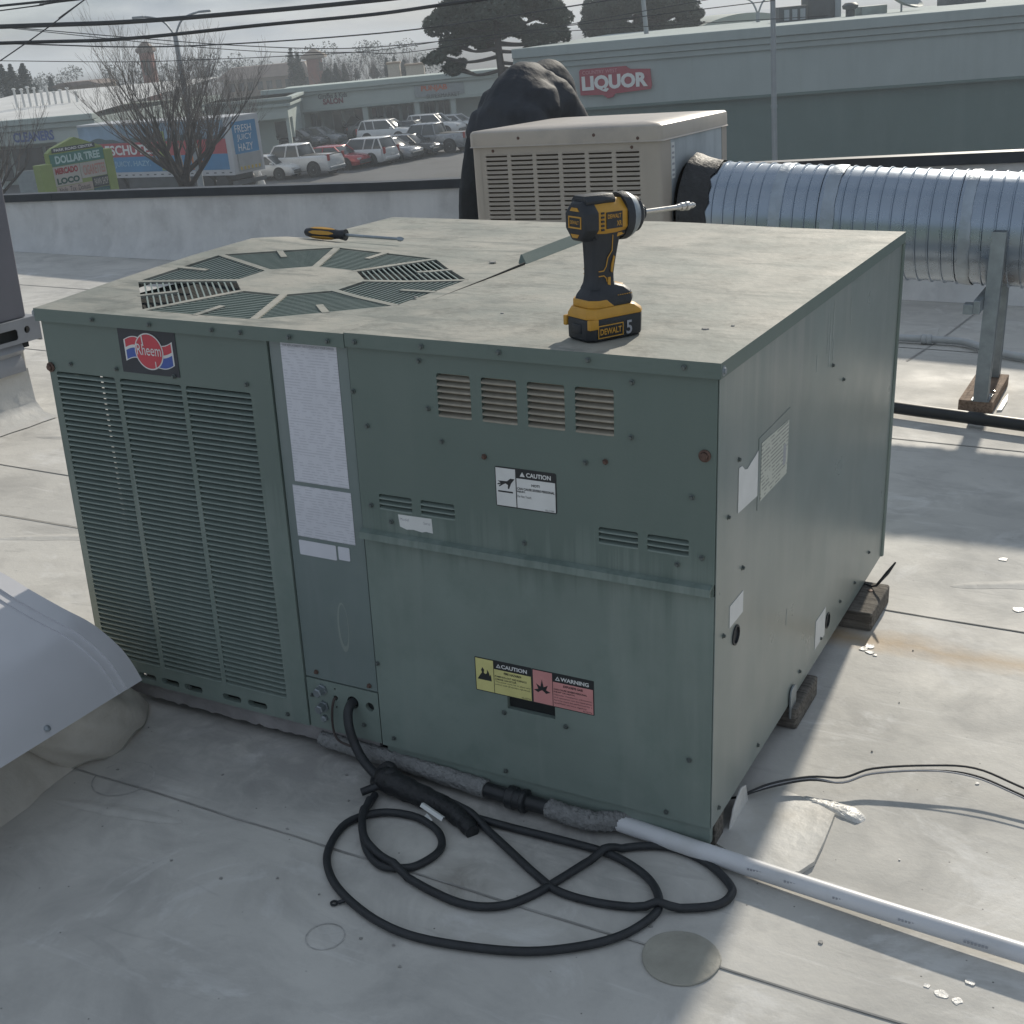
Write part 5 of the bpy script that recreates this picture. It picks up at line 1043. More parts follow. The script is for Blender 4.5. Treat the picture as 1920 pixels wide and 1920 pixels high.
mb.prism(pr, lambda u, v, w_: (a.x + u, w_, v), 82, 92); mb.build('vault', mat('vault_green', (.33, .37, .34), .7, 0, .08, .5), o, 0, 40)
a = bg(1812, 6, 72); b = bg(1850, -10, 72); MBq = wthing('rooftop_hvac', 'dark rooftop unit at the far right of the liquor store', 'rooftop unit', (a.x, 72, a.z - 1)); MB().box(bg(1776, 6, 72).x, b.x, 72, 73.6, a.z - 1, b.z).build('housing', dk, MBq, .03)

# strip mall, centre
F = Fac((-16.6, 106), (3.2, 106)); MA = wthing('strip_mall', 'long low pale green strip mall behind the parked cars', 'building', (-6, 106, 0))
t_ = F.hit(640, 156)[1]; fb = F.hit(640, 199)[1]
fbox(F, 0, F.L + 4, fb, t_ - .3, -14, 0).build('fascia', M['mallwall'], MA)
for v0, v1, w_ in ((t_ - .42, t_, .5), (t_ - .66, t_ - .425, .3)): fbox(F, -.3, F.L + 4, v0, v1, -.4, w_).build('cornice', M['malltrim'], MA, .04)
fbox(F, 0, F.L + 4, t_ - .34, t_ - .31, -14, -.4).build('roof', M['whiteroof'], MA); fbox(F, 0, F.L + 4, fb - .22, fb, -.3, .05).build('fascia_edge', M['malltrim'], MA)
for px_ in (566, 781): u = F.hit(px_, 190)[0]; fbox(F, u - .05, u + .05, fb, t_ - .66, -.01, .04).build('panel_joint', M['malltrim'], MA)
fbox(F, 0, F.L + 4, 0, fb, -14, -2.2).build('shop_wall', M['mallwall'], MA)
for px_ in (566, 687, 785, 853): u = F.hit(px_, 230)[0]; fbox(F, u - .22, u + .22, 0, fb - .2, -.6, -.15).build('column', M['mallwall'], MA, .03)
sh = [(575, 600), (600, 640), (640, 683), (693, 720), (720, 750), (750, 779), (793, 820), (820, 848)]
for i, (p0, p1) in enumerate(sh):
    u0 = F.hit(p0, 230)[0]; u1 = F.hit(p1, 230)[0]
    wdw = fbox(F, u0 + .08, u1 - .08, .12, fb - .35, -2.22, -2.12).build('shop_window', M['mullion'], MA)
    n_ = 2
    for k in range(n_): fbox(F, u0 + .16 + (u1 - u0 - .24) * k / n_, u0 + .08 + (u1 - u0 - .24) * (k + 1) / n_, .25, fb - .45, -2.13, -2.10).build('pane', M['glassdk'] if i not in (1, 2) or k else mat('poster_window', (.16, .19, .185), .4), wdw)
dkred = mat('dark_red_letters', (.17, .05, .06), .6); dkl = mat('dark_letters', (.08, .085, .09), .6)
def between(F, s, x0, y0, x1, y1, m_, par, bold=.02, wd=.06):
    p0 = F.hit(x0, y1); p1 = F.hit(x1, y0); q = MB(); vm = (p0[1] + p1[1]) / 2; hh = F.hit((x0 + x1) / 2, y0)[1] - F.hit((x0 + x1) / 2, y1)[1]
    text(q, s, F, p0[0], p1[0], vm - hh / 2, vm + hh / 2, wd, bold); q.build('lettering', m_, par)
between(F, 'Giraffes & Kids', 597, 174, 650, 184, dkl, MA); between(F, 'SALON', 606, 184, 643, 195, dkred, MA, .05)
p0 = F.hit(779, 186); p1 = F.hit(869, 155); fbox(F, p0[0], p1[0], fb + .12, t_ - .75, .02, .12).build('sign_panel', mat('grey_sign', (.27, .30, .31), .6), MA)
between(F, 'PUNJAB', 790, 159, 838, 172, mat('orange_red', (.50, .12, .05), .5), MA, .04, .15); between(F, 'SUPERMARKET', 800, 174, 862, 182, dkl, MA, .0, .15)
# taller end block of the mall beside the truck
F2 = Fac((-20.0, 98), (-13.9, 98)); EB = wthing('mall_end_block', 'projecting pale end block of the mall right of the truck', 'building', (-16.5, 98, 0))
t2 = F2.hit(470, 187)[1]; b2 = F2.hit(510, 224)[1]
fbox(F2, 0, F2.L, b2, t2, -7, 0).build('fascia', M['mallwall'], EB)
for dv, w_ in ((0, .5), (-.45, .3)): fbox(F2, -.2, F2.L + w_, t2 + dv - .22, t2 + dv, -7.2, w_).build('cornice', M['malltrim'], EB, .03)
fbox(F2, 0, F2.L, 0, b2, -7, -2).build('shop_wall', M['malltrim'], EB); fbox(F2, F2.L - 1.4, F2.L - .3, .9, b2 - .3, -2.02, -1.96).build('window', M['glassdk'], EB); fbox(F2, F2.L - .25, F2.L, 0, b2, -.5, -.1).build('column', M['mallwall'], EB)
# cleaners, left
F3 = Fac((-44, 92), (-25.6, 88.5)); CB = wthing('cleaners_shop', 'low pale building with blue CLEANERS lettering at the left', 'building', (-33, 91, 0))
t3 = F3.hit(90, 219)[1]; b3 = F3.hit(80, 268)[1]
fbox(F3, 0, F3.L, b3, t3 - .3, -24, 0).build('fascia', M['mallwall'], CB)
for v0, v1, w_ in ((t3 - .38, t3, .5), (t3 - .75, t3 - .4, .3)): fbox(F3, -.2, F3.L + .2, v0, v1, -.4, w_).build('cornice', M['malltrim'], CB, .04)
mb = MB(); mb.add([F3(-.2, t3 - .02, .2), F3(F3.L, t3 - .02, .2), F3(F3.L, t3 + 1.15, -24), F3(-.2, t3 + 1.15, -24)], [(0, 1, 2, 3)]); mb.build('roof', M['whiteroof'], CB)
fbox(F3, 0, F3.L, 0, b3, -20, -2.5).build('shop_wall', M['malltrim'], CB)
for k in range(6): fbox(F3, F3.L - 2.6 - k * 2.6, F3.L - .3 - k * 2.6, .3, b3 - .4, -2.52, -2.4).build('shop_window', M['glassdk'], CB)
for k in range(4): fbox(F3, F3.L - 3 - k * 5, F3.L - 2.6 - k * 5, 0, b3, -.5, -.1).build('column', M['mallwall'], CB)
between(F3, 'CLEANERS', 27, 246, 100, 265, mat('sign_blue', (.04, .10, .30), .5), CB, .04)
for k, px_ in enumerate((30, 44, 56, 68, 80, 92, 104, 116, 130, 145)):
    a = bg(px_, 189, 100); q = wthing('roof_vent_pipe', 'pale vent pipe on the cleaners roof', 'vent', (a.x, 100, a.z - .5), 0, 'vent pipes on the cleaners roof'); h_ = .5 + rnd.uniform(.5, .95)
    MB().lathe([(.09, 0), (.09, h_), (.16, h_ + .02), (.16, h_ + .12), (0, h_ + .16)], (0, 0, 0), (0, 0, 1), 8).build('flue', M['whiteroof'], q, absolute=False)

# ---- far buildings
def far_tower(name, label, pts, v, body, rf, dep=6, over=1.):
    (x0, yt), (x1, yb) = pts; a = bg(x0, yt, v); b = bg(x1, yb, v); o = wthing(name, label, 'building', ((a.x + b.x) / 2, v, 0)); dep = b.x - a.x
    MB().box(a.x, b.x, v, v + dep, 0, a.z).build('wall', body, o)
    mb = MB(); cx = (a.x + b.x) / 2; cy = v + dep / 2; hw = (b.x - a.x) / 2
    mb.loft([[(cx + sx * (hw + e), cy + sy * (hw + e), z) for sx, sy in ((-1, -1), (1, -1), (1, 1), (-1, 1))] for e, z in ((.15, a.z + .0), (over, a.z + .15), (over, a.z + .45), (-hw * .75, a.z + 1.3))]); mb.build('roof', rf, o)
    return o, a, b
o, a, b = far_tower('brick_tower', 'square dark brick tower with a shallow cap behind the bare tree', ((260, 100), (300, 195)), 165, M['brick'], M['rooftile'], over=.3)
wq = (b.x - a.x)
for k in range(2): MB().box(a.x + wq * (.2 + .35 * k), a.x + wq * (.42 + .35 * k), 164.9, 165.0, a.z - 2.6, a.z - .8).build('window', M['glassdk'], o)
o, a, b = far_tower('hip_roofed_tower', 'reddish tower with overhanging hip roof beyond the strip mall', ((574, 112), (607, 160)), 185, M['brick'], M['tan'], over=.7)
MB().box(a.x + 1.7, a.x + 2.2, 184.9, 185, a.z - 1.6, a.z - .5).build('window', M['glassdk'], o)
a = bg(415, 130, 190); b = bg(575, 127, 190); o = wthing('brown_office_block', 'long brown low office block with tile roof far beyond the mall', 'building', ((a.x + b.x) / 2, 190, 0))
MB().box(a.x, b.x, 190, 200, 0, a.z - 1.6).build('wall', M['tan'], o); mb = MB(); mb.loft([[(a.x - 1.2, y, a.z - 1.6), (b.x + .5, y, a.z - 1.6), (b.x - .5, y + dy_, a.z), (a.x + 1.0, y + dy_, a.z)] for y, dy_ in ((189, 3), (201, -3))]); mb.build('roof', M['rooftile'], o)
for k in range(9): MB().box(a.x + .7 + k * 1.35, a.x + 1.5 + k * 1.35, 189.9, 190, a.z - 3.2, a.z - 2.1).build('window', M['glassdk'], o)
a = bg(100, 165, 150); b = bg(180, 150, 150); o = wthing('distant_house', 'far low house with brown roof over the cleaners', 'house', ((a.x + b.x) / 2, 150, 0)); MB().box(a.x, b.x, 150, 158, 0, a.z).build('wall', M['tan'], o); mb = MB(); mb.prism([(a.x - .5, a.z), (b.x + .5, a.z), (b.x - .8, b.z), (a.x + .8, b.z)], lambda u, v, w_: (u, w_, v), 149.6, 158); mb.build('roof', M['rooftile'], o)
for k, (p0, p1, pt, lab_) in enumerate(((728, 748, 117, 'tan chimney-like box far above the mall roof, left of two'), (762, 794, 119, 'wide tan and red box far above the mall roof, right of two'))):
    a = bg(p0, 142, 130); b = bg(p1, pt, 130); o = wthing('roof_screen', lab_, 'rooftop unit', ((a.x + b.x) / 2, 130, 0)); MB().box(a.x, b.x, 130, 132, 0, b.z).build('wall', mat('pale_tan', (.40, .36, .31), .8), o, .05); MB().box(a.x - .1, b.x + .1, 129.9, 132.1, b.z - .12, b.z + .08).build('cap', M['tan'], o)

# ---- truck trailer
p0 = Vector((-13.65, 72.3, 0)); ty = R(33); sdv = Vector((-math.cos(ty), math.sin(ty), 0)); rdv = Vector((math.sin(ty), math.cos(ty), 0)); TL, TW, TZ0, TZ1 = 12.2, 2.45, 1.08, 4.12
TR = wthing('box_trailer', 'parked trailer painted with a blue sky and red band reading DESCHUTES', 'trailer', (p0.x, p0.y, 0))
TS = Fac((p0 + sdv * TL)[:2], p0[:2])                       # long side, u from the front to the rear
TE = Fac(p0[:2], (p0 + rdv * TW)[:2])                       # rear end
trw = mat('trailer_white', (.50, .51, .52), .45, 0, .08, 1); tbl = mat('trailer_blue', (.045, .22, .42), .4, 0, .10, .8); trd = mat('trailer_red', (.42, .05, .07), .4, 0, .05, 1); tsk = mat('trailer_sky', (.22, .33, .43), .4, 0, .35, .55); tgl = mat('hop_green', (.28, .36, .10), .5, 0, .3, 3); tor = mat('bottle_orange', (.50, .17, .05), .5, 0, .3, 3); mtn = mat('print_mountain', (.07, .12, .13), .5)
fbox(TS, 0, TL, TZ0, TZ1, -TW, 0).build('box_body', trw, TR, .03)
fbox(TS, 0, TL - .35, 3.05, TZ1 - .06, .004, .012).build('sky_print', tsk, TR); fbox(TS, 0, TL - .35, 2.25, 3.05, .004, .012).build('red_band', trd, TR); fbox(TS, 0, TL - .35, TZ0 + .30, 2.25, .004, .012).build('blue_print', tbl, TR)
mb = MB(); pr = [(u, 3.05 + .22 * abs(math.sin(u * .9)) + .10 * abs(math.sin(u * 2.3 + 1))) for u in [i * .2 for i in range(int(TL / .2) - 1)]]; mb.plate([(0, 3.05)] + pr + [(pr[-1][0], 3.05)], [], TS, .013, .015); mb.build('mountain_print', mtn, TR)
def onside(px_, py_): return TS.hit(px_, py_)
ua = onside(207, 281)[0]; ub = onside(289, 281)[0]; du_ = (ub - ua) / 7
signtext(TR, TS, 'DESCHUTES', (ua - du_ * 2.05, 2.36), (ub, 2.93), M['white2'], .02, .03)
signtext(TR, TS, 'FRESH. JUICY. HAZY.', (onside(206, 310)[0] - du_ * 2.2, 1.62), (onside(284, 310)[0], 2.02), mat('pale_blue_letters', (.25, .45, .58), .5), .02, .02)
for px_, m_, hh in ((310, tgl, 2.1), (368, tor, 2.0)):
    u = onside(px_, 290)[0]; q = MB(); q.plate([(u - .42, 1.42), (u + .42, 1.42), (u + .42, 1.5 + hh * .5), (u + .20, 1.5 + hh * .72), (u + .16, 1.5 + hh), (u - .16, 1.5 + hh), (u - .20, 1.5 + hh * .72), (u - .42, 1.5 + hh * .5)], [], TS, .016, .02); q.build('bottle_print', m_, TR)
fbox(TS, 0, TL, TZ1 - .05, TZ1 + .05, -TW - .02, .03).build('top_rail', trw, TR); fbox(TS, 0, TL, TZ0 - .02, TZ0 + .27, .013, .03).build('bottom_rail', trw, TR)
for k in range(20): fbox(TS, .4 + k * .6, .6 + k * .6, TZ0 + .1, TZ0 + .16, .031, .035).build('reflector', dk, TR)
fbox(TE, 0, TW, TZ0, TZ1, .002, .03).build('rear_frame', trw, TR); fbox(TE, .22, TW - .28, 2.15, TZ1 - .25, .03, .05).build('roll_door', tbl, TR); fbox(TE, .30, TW - .30, TZ0 + .15, 2.15, .05, .14).build('lift_gate', mat('grey_gate', (.36, .37, .37), .6, .2, .1, 2), TR)
signtext(TR, TE, 'FRESH', (.42, 3.28), (1.75, 3.68), M['white2'], .06, .0); signtext(TR, TE, 'JUICY', (.50, 2.78), (1.72, 3.18), M['white2'], .06, .0); signtext(TR, TE, 'HAZY', (.50, 2.28), (1.70, 2.68), M['white2'], .06, .0)
ylw = mat('hazard_yellow', (.5, .36, .06), .5)
for k in range(6): fbox(TE, .34 + k * .3, .48 + k * .3, TZ0 + .2, TZ0 + .38, .141, .15).build('hazard_mark', ylw, TR)
fbox(TE, 0, TW, .5, .72, -.3, .05).build('rear_bumper', dk, TR)
whl = MB(); whl.lathe([(.30, -.14), (.5, -.13), (.52, -.08), (.52, .08), (.5, .13), (.30, .14), (.26, .10), (0, .08)], (0, 0, 0), (0, 1, 0), 20); whm = whl.mesh('tyre', M['rubber'])
for u in (1.4, 2.6, TL - 1.2, TL - 2.4):
    for w_ in (-.25, -TW + .25):
        p = TS(u, .52, w_); o = inst('tyre', whm, TR, p); o.rotation_euler = (0, 0, -ty)
fbox(TS, .8, TL - .5, .75, TZ0 - .02, -TW + .5, -.5).build('chassis', dk, TR); fbox(TS, 3.5, TL - 3.2, .45, TZ0, -.12, -.06).build('side_skirt', dk, TR)

# ---- roadside sign
c0 = bg(97, 330, 44.5); c1 = bg(205, 318, 46.6); FS = Fac((c0.x, c0.y), (c1.x, c1.y)); SG = wthing('shopping_centre_sign', 'lime green shopping centre sign board reading DOLLAR TREE', 'sign', ((c0.x + c1.x) / 2, 45.2, 0))
lime = mat('lime_paint', (.26, .32, .12), .6, 0, .08, 2); teal = mat('teal_panel', (.08, .21, .175), .5); crm = mat('cream_panel', (.42, .40, .36), .5, 0, .05, 2)
def fsr(x0, y0, x1, y1):
    a = FS.hit(x0, y1); b = FS.hit(x1, y0); return a[0], b[0], a[1], b[1]
SL = FS.L; zt_ = FS.hit(100, 280)[1]; zb_ = zt_ - 1.95
fbox(FS, .02, SL - .12, zb_, zt_ - .12, -.22, .0).build('board', lime, SG, .02)
for u0_, u1_, zz in ((-.45, .06, zt_ - .45), (SL - .14, SL + .24, zt_ - .25)): fbox(FS, u0_, u1_, 0, zz, -.32, .06).build('post', lime, SG, .02)
mb = MB(); mb.plate([(.02, zt_ - .12), (SL - .12, zt_ - .12), (SL - .5, zt_ + .02), (SL * .5, zt_ + .30), (.25, zt_ + .02)], [], FS, -.2, .0); mb.build('pediment', lime, SG)
fbox(FS, .20, SL - .45, zt_ - .12, zt_ + .03, .0, .02).build('name_strip', dk, SG); q = MB(); text(q, 'PARK ROAD CENTER', FS, .28, SL - .55, zt_ - .09, zt_ - .0, .03); q.build('lettering', M['white2'], SG)
pw_ = SL - .14
def pnl(u0, u1, v0, v1, m_, s=None, tm=None, bold=.02):
    fbox(FS, .06 + u0 * pw_, .06 + u1 * pw_ - .02, zb_ + v0 * 1.8, zb_ + v1 * 1.8 - .02, .0, .02).build('tenant_panel', m_, SG)
    if s:
        n = len(s)
        for i, l in enumerate(s):
            q = MB(); a = zb_ + v0 * 1.8; h = (v1 - v0) * 1.8; text(q, l, FS, .06 + (u0 + (u1 - u0) * .08) * pw_, .06 + (u1 - (u1 - u0) * .1) * pw_, a + h * (n - 1 - i + .16) / n, a + h * (n - i - .2) / n, .03, bold); q.build('lettering', tm[i], SG)
wh_ = mat('pale_letters', (.45, .58, .55), .5); rdl = mat('red_letters', (.34, .05, .06), .5); sal = mat('salmon_letters', (.46, .24, .20), .5)
pnl(.0, 1, .77, 1., teal, ['DOLLAR TREE'], [wh_], .04); pnl(0, .5, .40, .77, crm, ['MERCADO', 'LOCO'], [rdl, mat('dark_green_letters', (.04, .10, .08), .5)], .05); pnl(.5, 1, .47, .77, crm, ['CIGARETTES'], [sal]); pnl(.68, 1, .26, .47, dk, ['PAWN SHOP'], [crm]); pnl(0, .68, .24, .40, mat('pinkish_panel', (.40, .33, .29), .5), ['Nails  Tax  Donuts'], [dkl], 0); pnl(0, .4, .04, .24, crm, ['LIQUOR'], [rdl], .03); pnl(.4, .68, .04, .24, crm, ['Salon'], [sal], 0); pnl(.68, 1, .06, .26, mat('teal_dark', (.06, .12, .14), .5), ['PHO'], [teal])

# ---- blank board and low wall at far left
a = bg(30, 322, 60); b = bg(83, 322, 60); o = wthing('blank_board', 'blank pale board on posts at the far left beside the lime sign', 'board', ((a.x + b.x) / 2, 60, 0)); MB().box(a.x, b.x, 60, 60.1, a.z - 1.2, a.z).build('panel', mat('pale_board', (.25, .29, .30), .6), o); 
for x in (a.x + .1, b.x - .2): MB().box(x, x + .1, 60.02, 60.08, 0, a.z - 1.2).build('post', dk, o)

# ---- cars
def car_mesh_set(kind):
    """returns list of (name, mesh, parent index) built around the wheel base centre, nose along +x"""
    out = []
    P_ = {'sedan': dict(L=4.7, W=1.82, H=1.45, belt=.92, hood=.86, deck=.98, wb=2.75, r=.33, cab=(-1.75, -1.05, .45, 1.15), gh=.62),
          'suv':   dict(L=4.7, W=1.88, H=1.72, belt=1.06, hood=1.02, deck=1.08, wb=2.72, r=.37, cab=(-2.18, -1.85, .30, 1.0), gh=.66),
          'pickup': dict(L=5.8, W=1.98, H=1.93, belt=1.22, hood=1.18, deck=1.24, wb=3.6, r=.42, cab=(-.75, -.55, 1.05, 1.55), gh=.66)}[kind]
    L_, W_, H_, bl, hd_, dk_ = P_['L'], P_['W'], P_['H'], P_['belt'], P_['hood'], P_['deck']; x0, x1 = -L_ / 2, L_ / 2; hw = W_ / 2; g = .24 if kind != 'pickup' else .34
    c0, c1, c2, c3 = P_['cab']
    st_ = [(x0, .45, dk_ - .22, .80), (x0 + .06, .30, dk_ - .06, .90), (x0 + .35, g, dk_, .97), (c0, g, dk_ + .02 if kind == 'sedan' else bl, 1.), ((c0 + c3) / 2, g, bl, 1.), (c3, g, bl - .01, 1.), (x1 - .9, g, hd_ + .01, .985), (x1 - .35, g, hd_ - .05, .95), (x1 - .08, .28, hd_ - .16, .84), (x1, .42, hd_ - .30, .72)]
    mb = MB(); rings = []
    for x, zb, zt2, kw in st_:
        w2 = hw * kw; rings.append([(x, -w2 * .9, zb), (x, -w2, zb + .12), (x, -w2 * 1.0, (zb + zt2) / 2), (x, -w2 * .97, zt2 - .10), (x, -w2 * .86, zt2), (x, 0, zt2 + .03), (x, w2 * .86, zt2), (x, w2 * .97, zt2 - .10), (x, w2, (zb + zt2) / 2), (x, w2, zb + .12), (x, w2 * .9, zb)])
    mb.loft(rings); out.append(('body', mb.mesh('body', M['white2'], 0, 42)))
    # greenhouse: glass core with body coloured roof and pillars
    t0, t1 = c1, c2; wb_ = hw * .88; wt = hw * .70; gl = MB()
    def gsec(x, z, w_): return (x, w_, z)
    low = [(c0, bl - .02, -wb_), (c3, bl - .02, -wb_), (c3, bl - .02, wb_), (c0, bl - .02, wb_)]; hi = [(t0, H_ - .05, -wt), (t1, H_ - .05, -wt), (t1, H_ - .05, wt), (t0, H_ - .05, wt)]
    gl.loft([[(x, y, z) for x, z, y in low], [(x, y, z) for x, z, y in hi]]); out.append(('windows', gl.mesh('windows', M['glassdk'], .03, 30)))
    rf_ = MB(); rf_.loft([[(t0 - .06, s * (wt + .02), H_ - .09) for s in (-1, 1)] + [(t1 + .06, wt + .02, H_ - .09), (t1 + .06, -wt - .02, H_ - .09)], [(t0 - .04, s * (wt + .01), H_ - .04) for s in (-1, 1)] + [(t1 + .04, wt + .01, H_ - .04), (t1 + .04, -wt - .01, H_ - .04)], [(t0 + .12, s * (wt - .10), H_) for s in (-1, 1)] + [(t1 - .12, wt - .10, H_ - .01), (t1 - .12, -wt + .10, H_ - .01)]]); out.append(('roof', rf_.mesh('roof', M['white2'], .02, 40)))
    for s in (-1, 1):
        for (xa, xb) in ((c0, t0), (c3, t1), ((c0 + c3) / 2 - .12, (t0 + t1) / 2 - .10)) + ((((c0 * .45 + c3 * .55) - 1.0, (t0 * .5 + t1 * .5) - .85),) if kind == 'suv' else ()):
            q = MB(); q.tube([(xa, s * (wb_ + .005), bl - .03), (xb, s * (wt + .012), H_ - .06)], .045, 6); out.append(('pillar', q.mesh('pillar', M['white2'])))
    for s in (-1, 1):
        q = MB(); q.box(x0 - .005, x0 + .10, s * hw * .80 - .10, s * hw * .80 + .10, dk_ - .34, dk_ - (.10 if kind == 'sedan' else -.06)); out.append(('taillight', q.mesh('taillight', tail, .03)))
        q = MB(); q.box(x1 - .22, x1 - .03, s * hw * .66 - .16, s * hw * .66 + .16, hd_ - .30, hd_ - .16); out.append(('headlight', q.mesh('headlight', hlm, .04)))
        q = MB(); q.box(c3 - .25, c3 - .08, s * (hw + .10) - .10, s * (hw + .10) + .10, bl - .01, bl + .14); out.append(('mirror', q.mesh('mirror', M['white2'], .03)))
    q = MB(); q.box(x0 - .06, x0 + .12, -hw * .84, hw * .84, .38, .56); out.append(('bumper', q.mesh('bumper', M['galv2'] if kind == 'pickup' else M['white2'], .04)))
    q = MB(); q.box(x1 - .12, x1 + .04, -hw * .74, hw * .74, .34, .56); out.append(('bumper', q.mesh('bumper', dk, .04)))
    q = MB(); q.box(x0 - .066, x0 - .05, -.17, .17, .60, .74); out.append(('number_plate', q.mesh('number_plate', M['white2'])))
    if kind == 'pickup':
        q = MB(); q.box(x0 + .12, c0 - .12, -hw * .78, hw * .78, bl - .30, bl + .035); out.append(('bed_opening', q.mesh('bed_opening', M['dark'])))
    for sx in (-1, 1):
        for s in (-1, 1):
            wx = sx * P_['wb'] / 2; r_ = P_['r']
            q = MB(); q.lathe([(0, -.02), (r_ + .09, -.02), (r_ + .09, .012), (0, .012)], (wx, s * (hw - .005), r_ + .02), (0, s, 0), 20); out.append(('wheel_arch', q.mesh('wheel_arch', M['dark'])))
            q = MB(); q.lathe([(0, -.1), (r_ * .96, -.1), (r_, -.06), (r_, .0), (r_ * .95, .022), (r_ * .66, .026)], (wx, s * (hw - .002), r_), (0, s, 0), 20); out.append(('tyre', q.mesh('tyre', M['rubber'])))
            q = MB(); q.lathe([(r_ * .66, .0), (r_ * .64, .027), (r_ * .5, .018), (r_ * .15, .024), (0, .03)], (wx, s * (hw - .002), r_), (0, s, 0), 14); out.append(('rim', q.mesh('rim', M['galv2'])))
    return out
tail = mat('tail_lamp', (.32, .02, .02), .3); hlm = mat('head_lamp', (.5, .5, .5), .15)
CARS = {k: car_mesh_set(k) for k in ('sedan', 'suv', 'pickup')}
paints = {}
def paint(col):
    if col not in paints: paints[col] = mat('car_paint', col, .25, .25 if max(col) < .5 else 0, .04, 1, 0, 1, .5, coat=.6)
    return paints[col]
def car(kind, name, label, px_, py_, ang, col):
    c = gr(px_, py_); o = wthing(name, label, 'car' if kind != 'pickup' else 'pickup', c, R(ang), 'vehicles in the parking lot'); o.location.z = .012
    for nm, me in CARS[kind]:
        p = bpy.data.objects.new(nm, me); COL.objects.link(p); p.parent = o
        if me.materials and me.materials[0] == M['white2'] and nm != 'number_plate': p.material_slots[0].link = 'OBJECT'; p.material_slots[0].material = paint(col)
WH = (.62, .63, .63); BK = (.018, .02, .023); SV = (.26, .275, .29); RD = (.40, .045, .05); DG = (.055, .062, .07); MG = (.16, .175, .19)
# nearest row: rear ends point right and towards the camera (nose at 150 degrees), or nose-out
car('pickup', 'parked_pickup', 'white crew cab pickup right behind the trailer', 562, 330, 152, WH)
car('sedan', 'parked_car', 'white sedan low beside the rear of the trailer', 505, 336, -25, WH)
car('sedan', 'parked_car', 'red sedan parked nose out beside the white pickup', 632, 317, -30, RD)
car('suv', 'parked_car', 'white hatchback with a tall rear window next to the red sedan', 682, 310, 148, WH)
car('sedan', 'parked_car', 'silver sedan right of the white hatchback', 728, 302, -30, SV)
car('sedan', 'parked_car', 'black sedan left of the grey pickup', 767, 294, -30, BK)
car('pickup', 'parked_pickup', 'silver grey crew cab pickup by the person', 812, 286, 154, SV)
# second row
car('suv', 'parked_car', 'black car just right of the trailer end in the far row', 522, 283, -25, BK)
car('sedan', 'parked_car', 'dark grey sedan, second in the far row', 562, 279, -25, DG)
car('sedan', 'parked_car', 'dark sedan with bright bonnet, third in the far row', 596, 274, -25, MG)
car('suv', 'parked_car', 'silver car behind the black car near the trailer', 537, 268, -25, SV)
car('suv', 'parked_car', 'black car parked against the salon', 672, 256, -20, BK)
car('suv', 'parked_car', 'white car in the far row behind the silver pickup', 730, 267, -25, WH)
car('sedan', 'parked_car', 'pale silver car nearest the shop windows', 708, 256, -25, SV)
car('suv', 'parked_car', 'white car in the far row partly over the pickup cab', 818, 256, -25, WH)
car('sedan', 'parked_car', 'white sedan furthest right beside the person', 852, 250, -25, WH)
car('sedan', 'parked_car', 'dark car between the white ones in the far row', 776, 262, -25, DG)
# traffic cone
c = gr(491, 349); o = wthing('traffic_cone', 'pale traffic cone at the rear corner of the trailer', 'cone', c); MB().lathe([(.26, .03), (.06, .85), (0, .86)], (0, 0, 0), (0, 0, 1), 14).build('cone', M['white2'], o, 0, 40, absolute=False); MB().box(-.3, .3, -.3, .3, 0, .04).build('base', dk, o, absolute=False)

# ---- lamp posts
def lamp_post(label, px_, pyt, v, arms, reach=1.4):
    t = bg(px_, pyt, v); o = wthing('lamp_post', label, 'lamp post', (t.x, v, 0)); MB().tube([(t.x, v, 0), (t.x, v, t.z)], [.16, .11], 10).build('pole', M['lamp'], o, 0, 60)
    for s in arms:
        MB().tube(smoothpts([(t.x, v, t.z - .1), (t.x + s * reach * .25, v, t.z + .45), (t.x + s * reach * .55, v, t.z + .72), (t.x + s * reach, v, t.z + .85)], 4), .05, 6).build('arm', M['lamp'], o, 0, 60)
        MB().box(t.x + s * reach - (.0 if s > 0 else .55), t.x + s * reach + (.55 if s > 0 else .0), v - .12, v + .12, t.z + .80, t.z + .90).build('lamp_head', M['lamp'], o, .02)
    return o
lamp_post('double armed lamp post standing behind the bare tree', 328, 64, 62, (-1, 1), 1.25)
lamp_post('double armed lamp post behind the liquor store roof', 1421, 24, 75, (-1, 1), .9)
t = bg(1448, -60, 47); o = wthing('tall_grey_pole', 'tall plain grey pole in front of the liquor store', 'pole', (t.x, 47, 0)); b = bg(1452, 300, 47)
MB().tube([(t.x + .03, 47, 0), (t.x, 47, t.z + 2)], [.105, .085], 12).build('shaft', M['lamp'], o, 0, 60); MB().box(t.x - .12, t.x + .18, 46.8, 47.2, 0, .3).build('footing', M['whiteroof'], o); q = MB(); q.lathe([(.115, 0), (.115, .12)], (t.x + .015, 47, 3.9), (0, 0, 1), 12); q.build('clamp_band', M['galv2'], o)
t = bg(1205, 20, 70); o = wthing('utility_pole', 'weathered utility pole leaning in front of the right pine', 'pole', (t.x + .4, 70, 0)); MB().tube([(t.x + .5, 70, 0), (t.x, 70, t.z + 1.5)], [.16, .11], 8).build('shaft', M['lamp'], o, 0, 60)

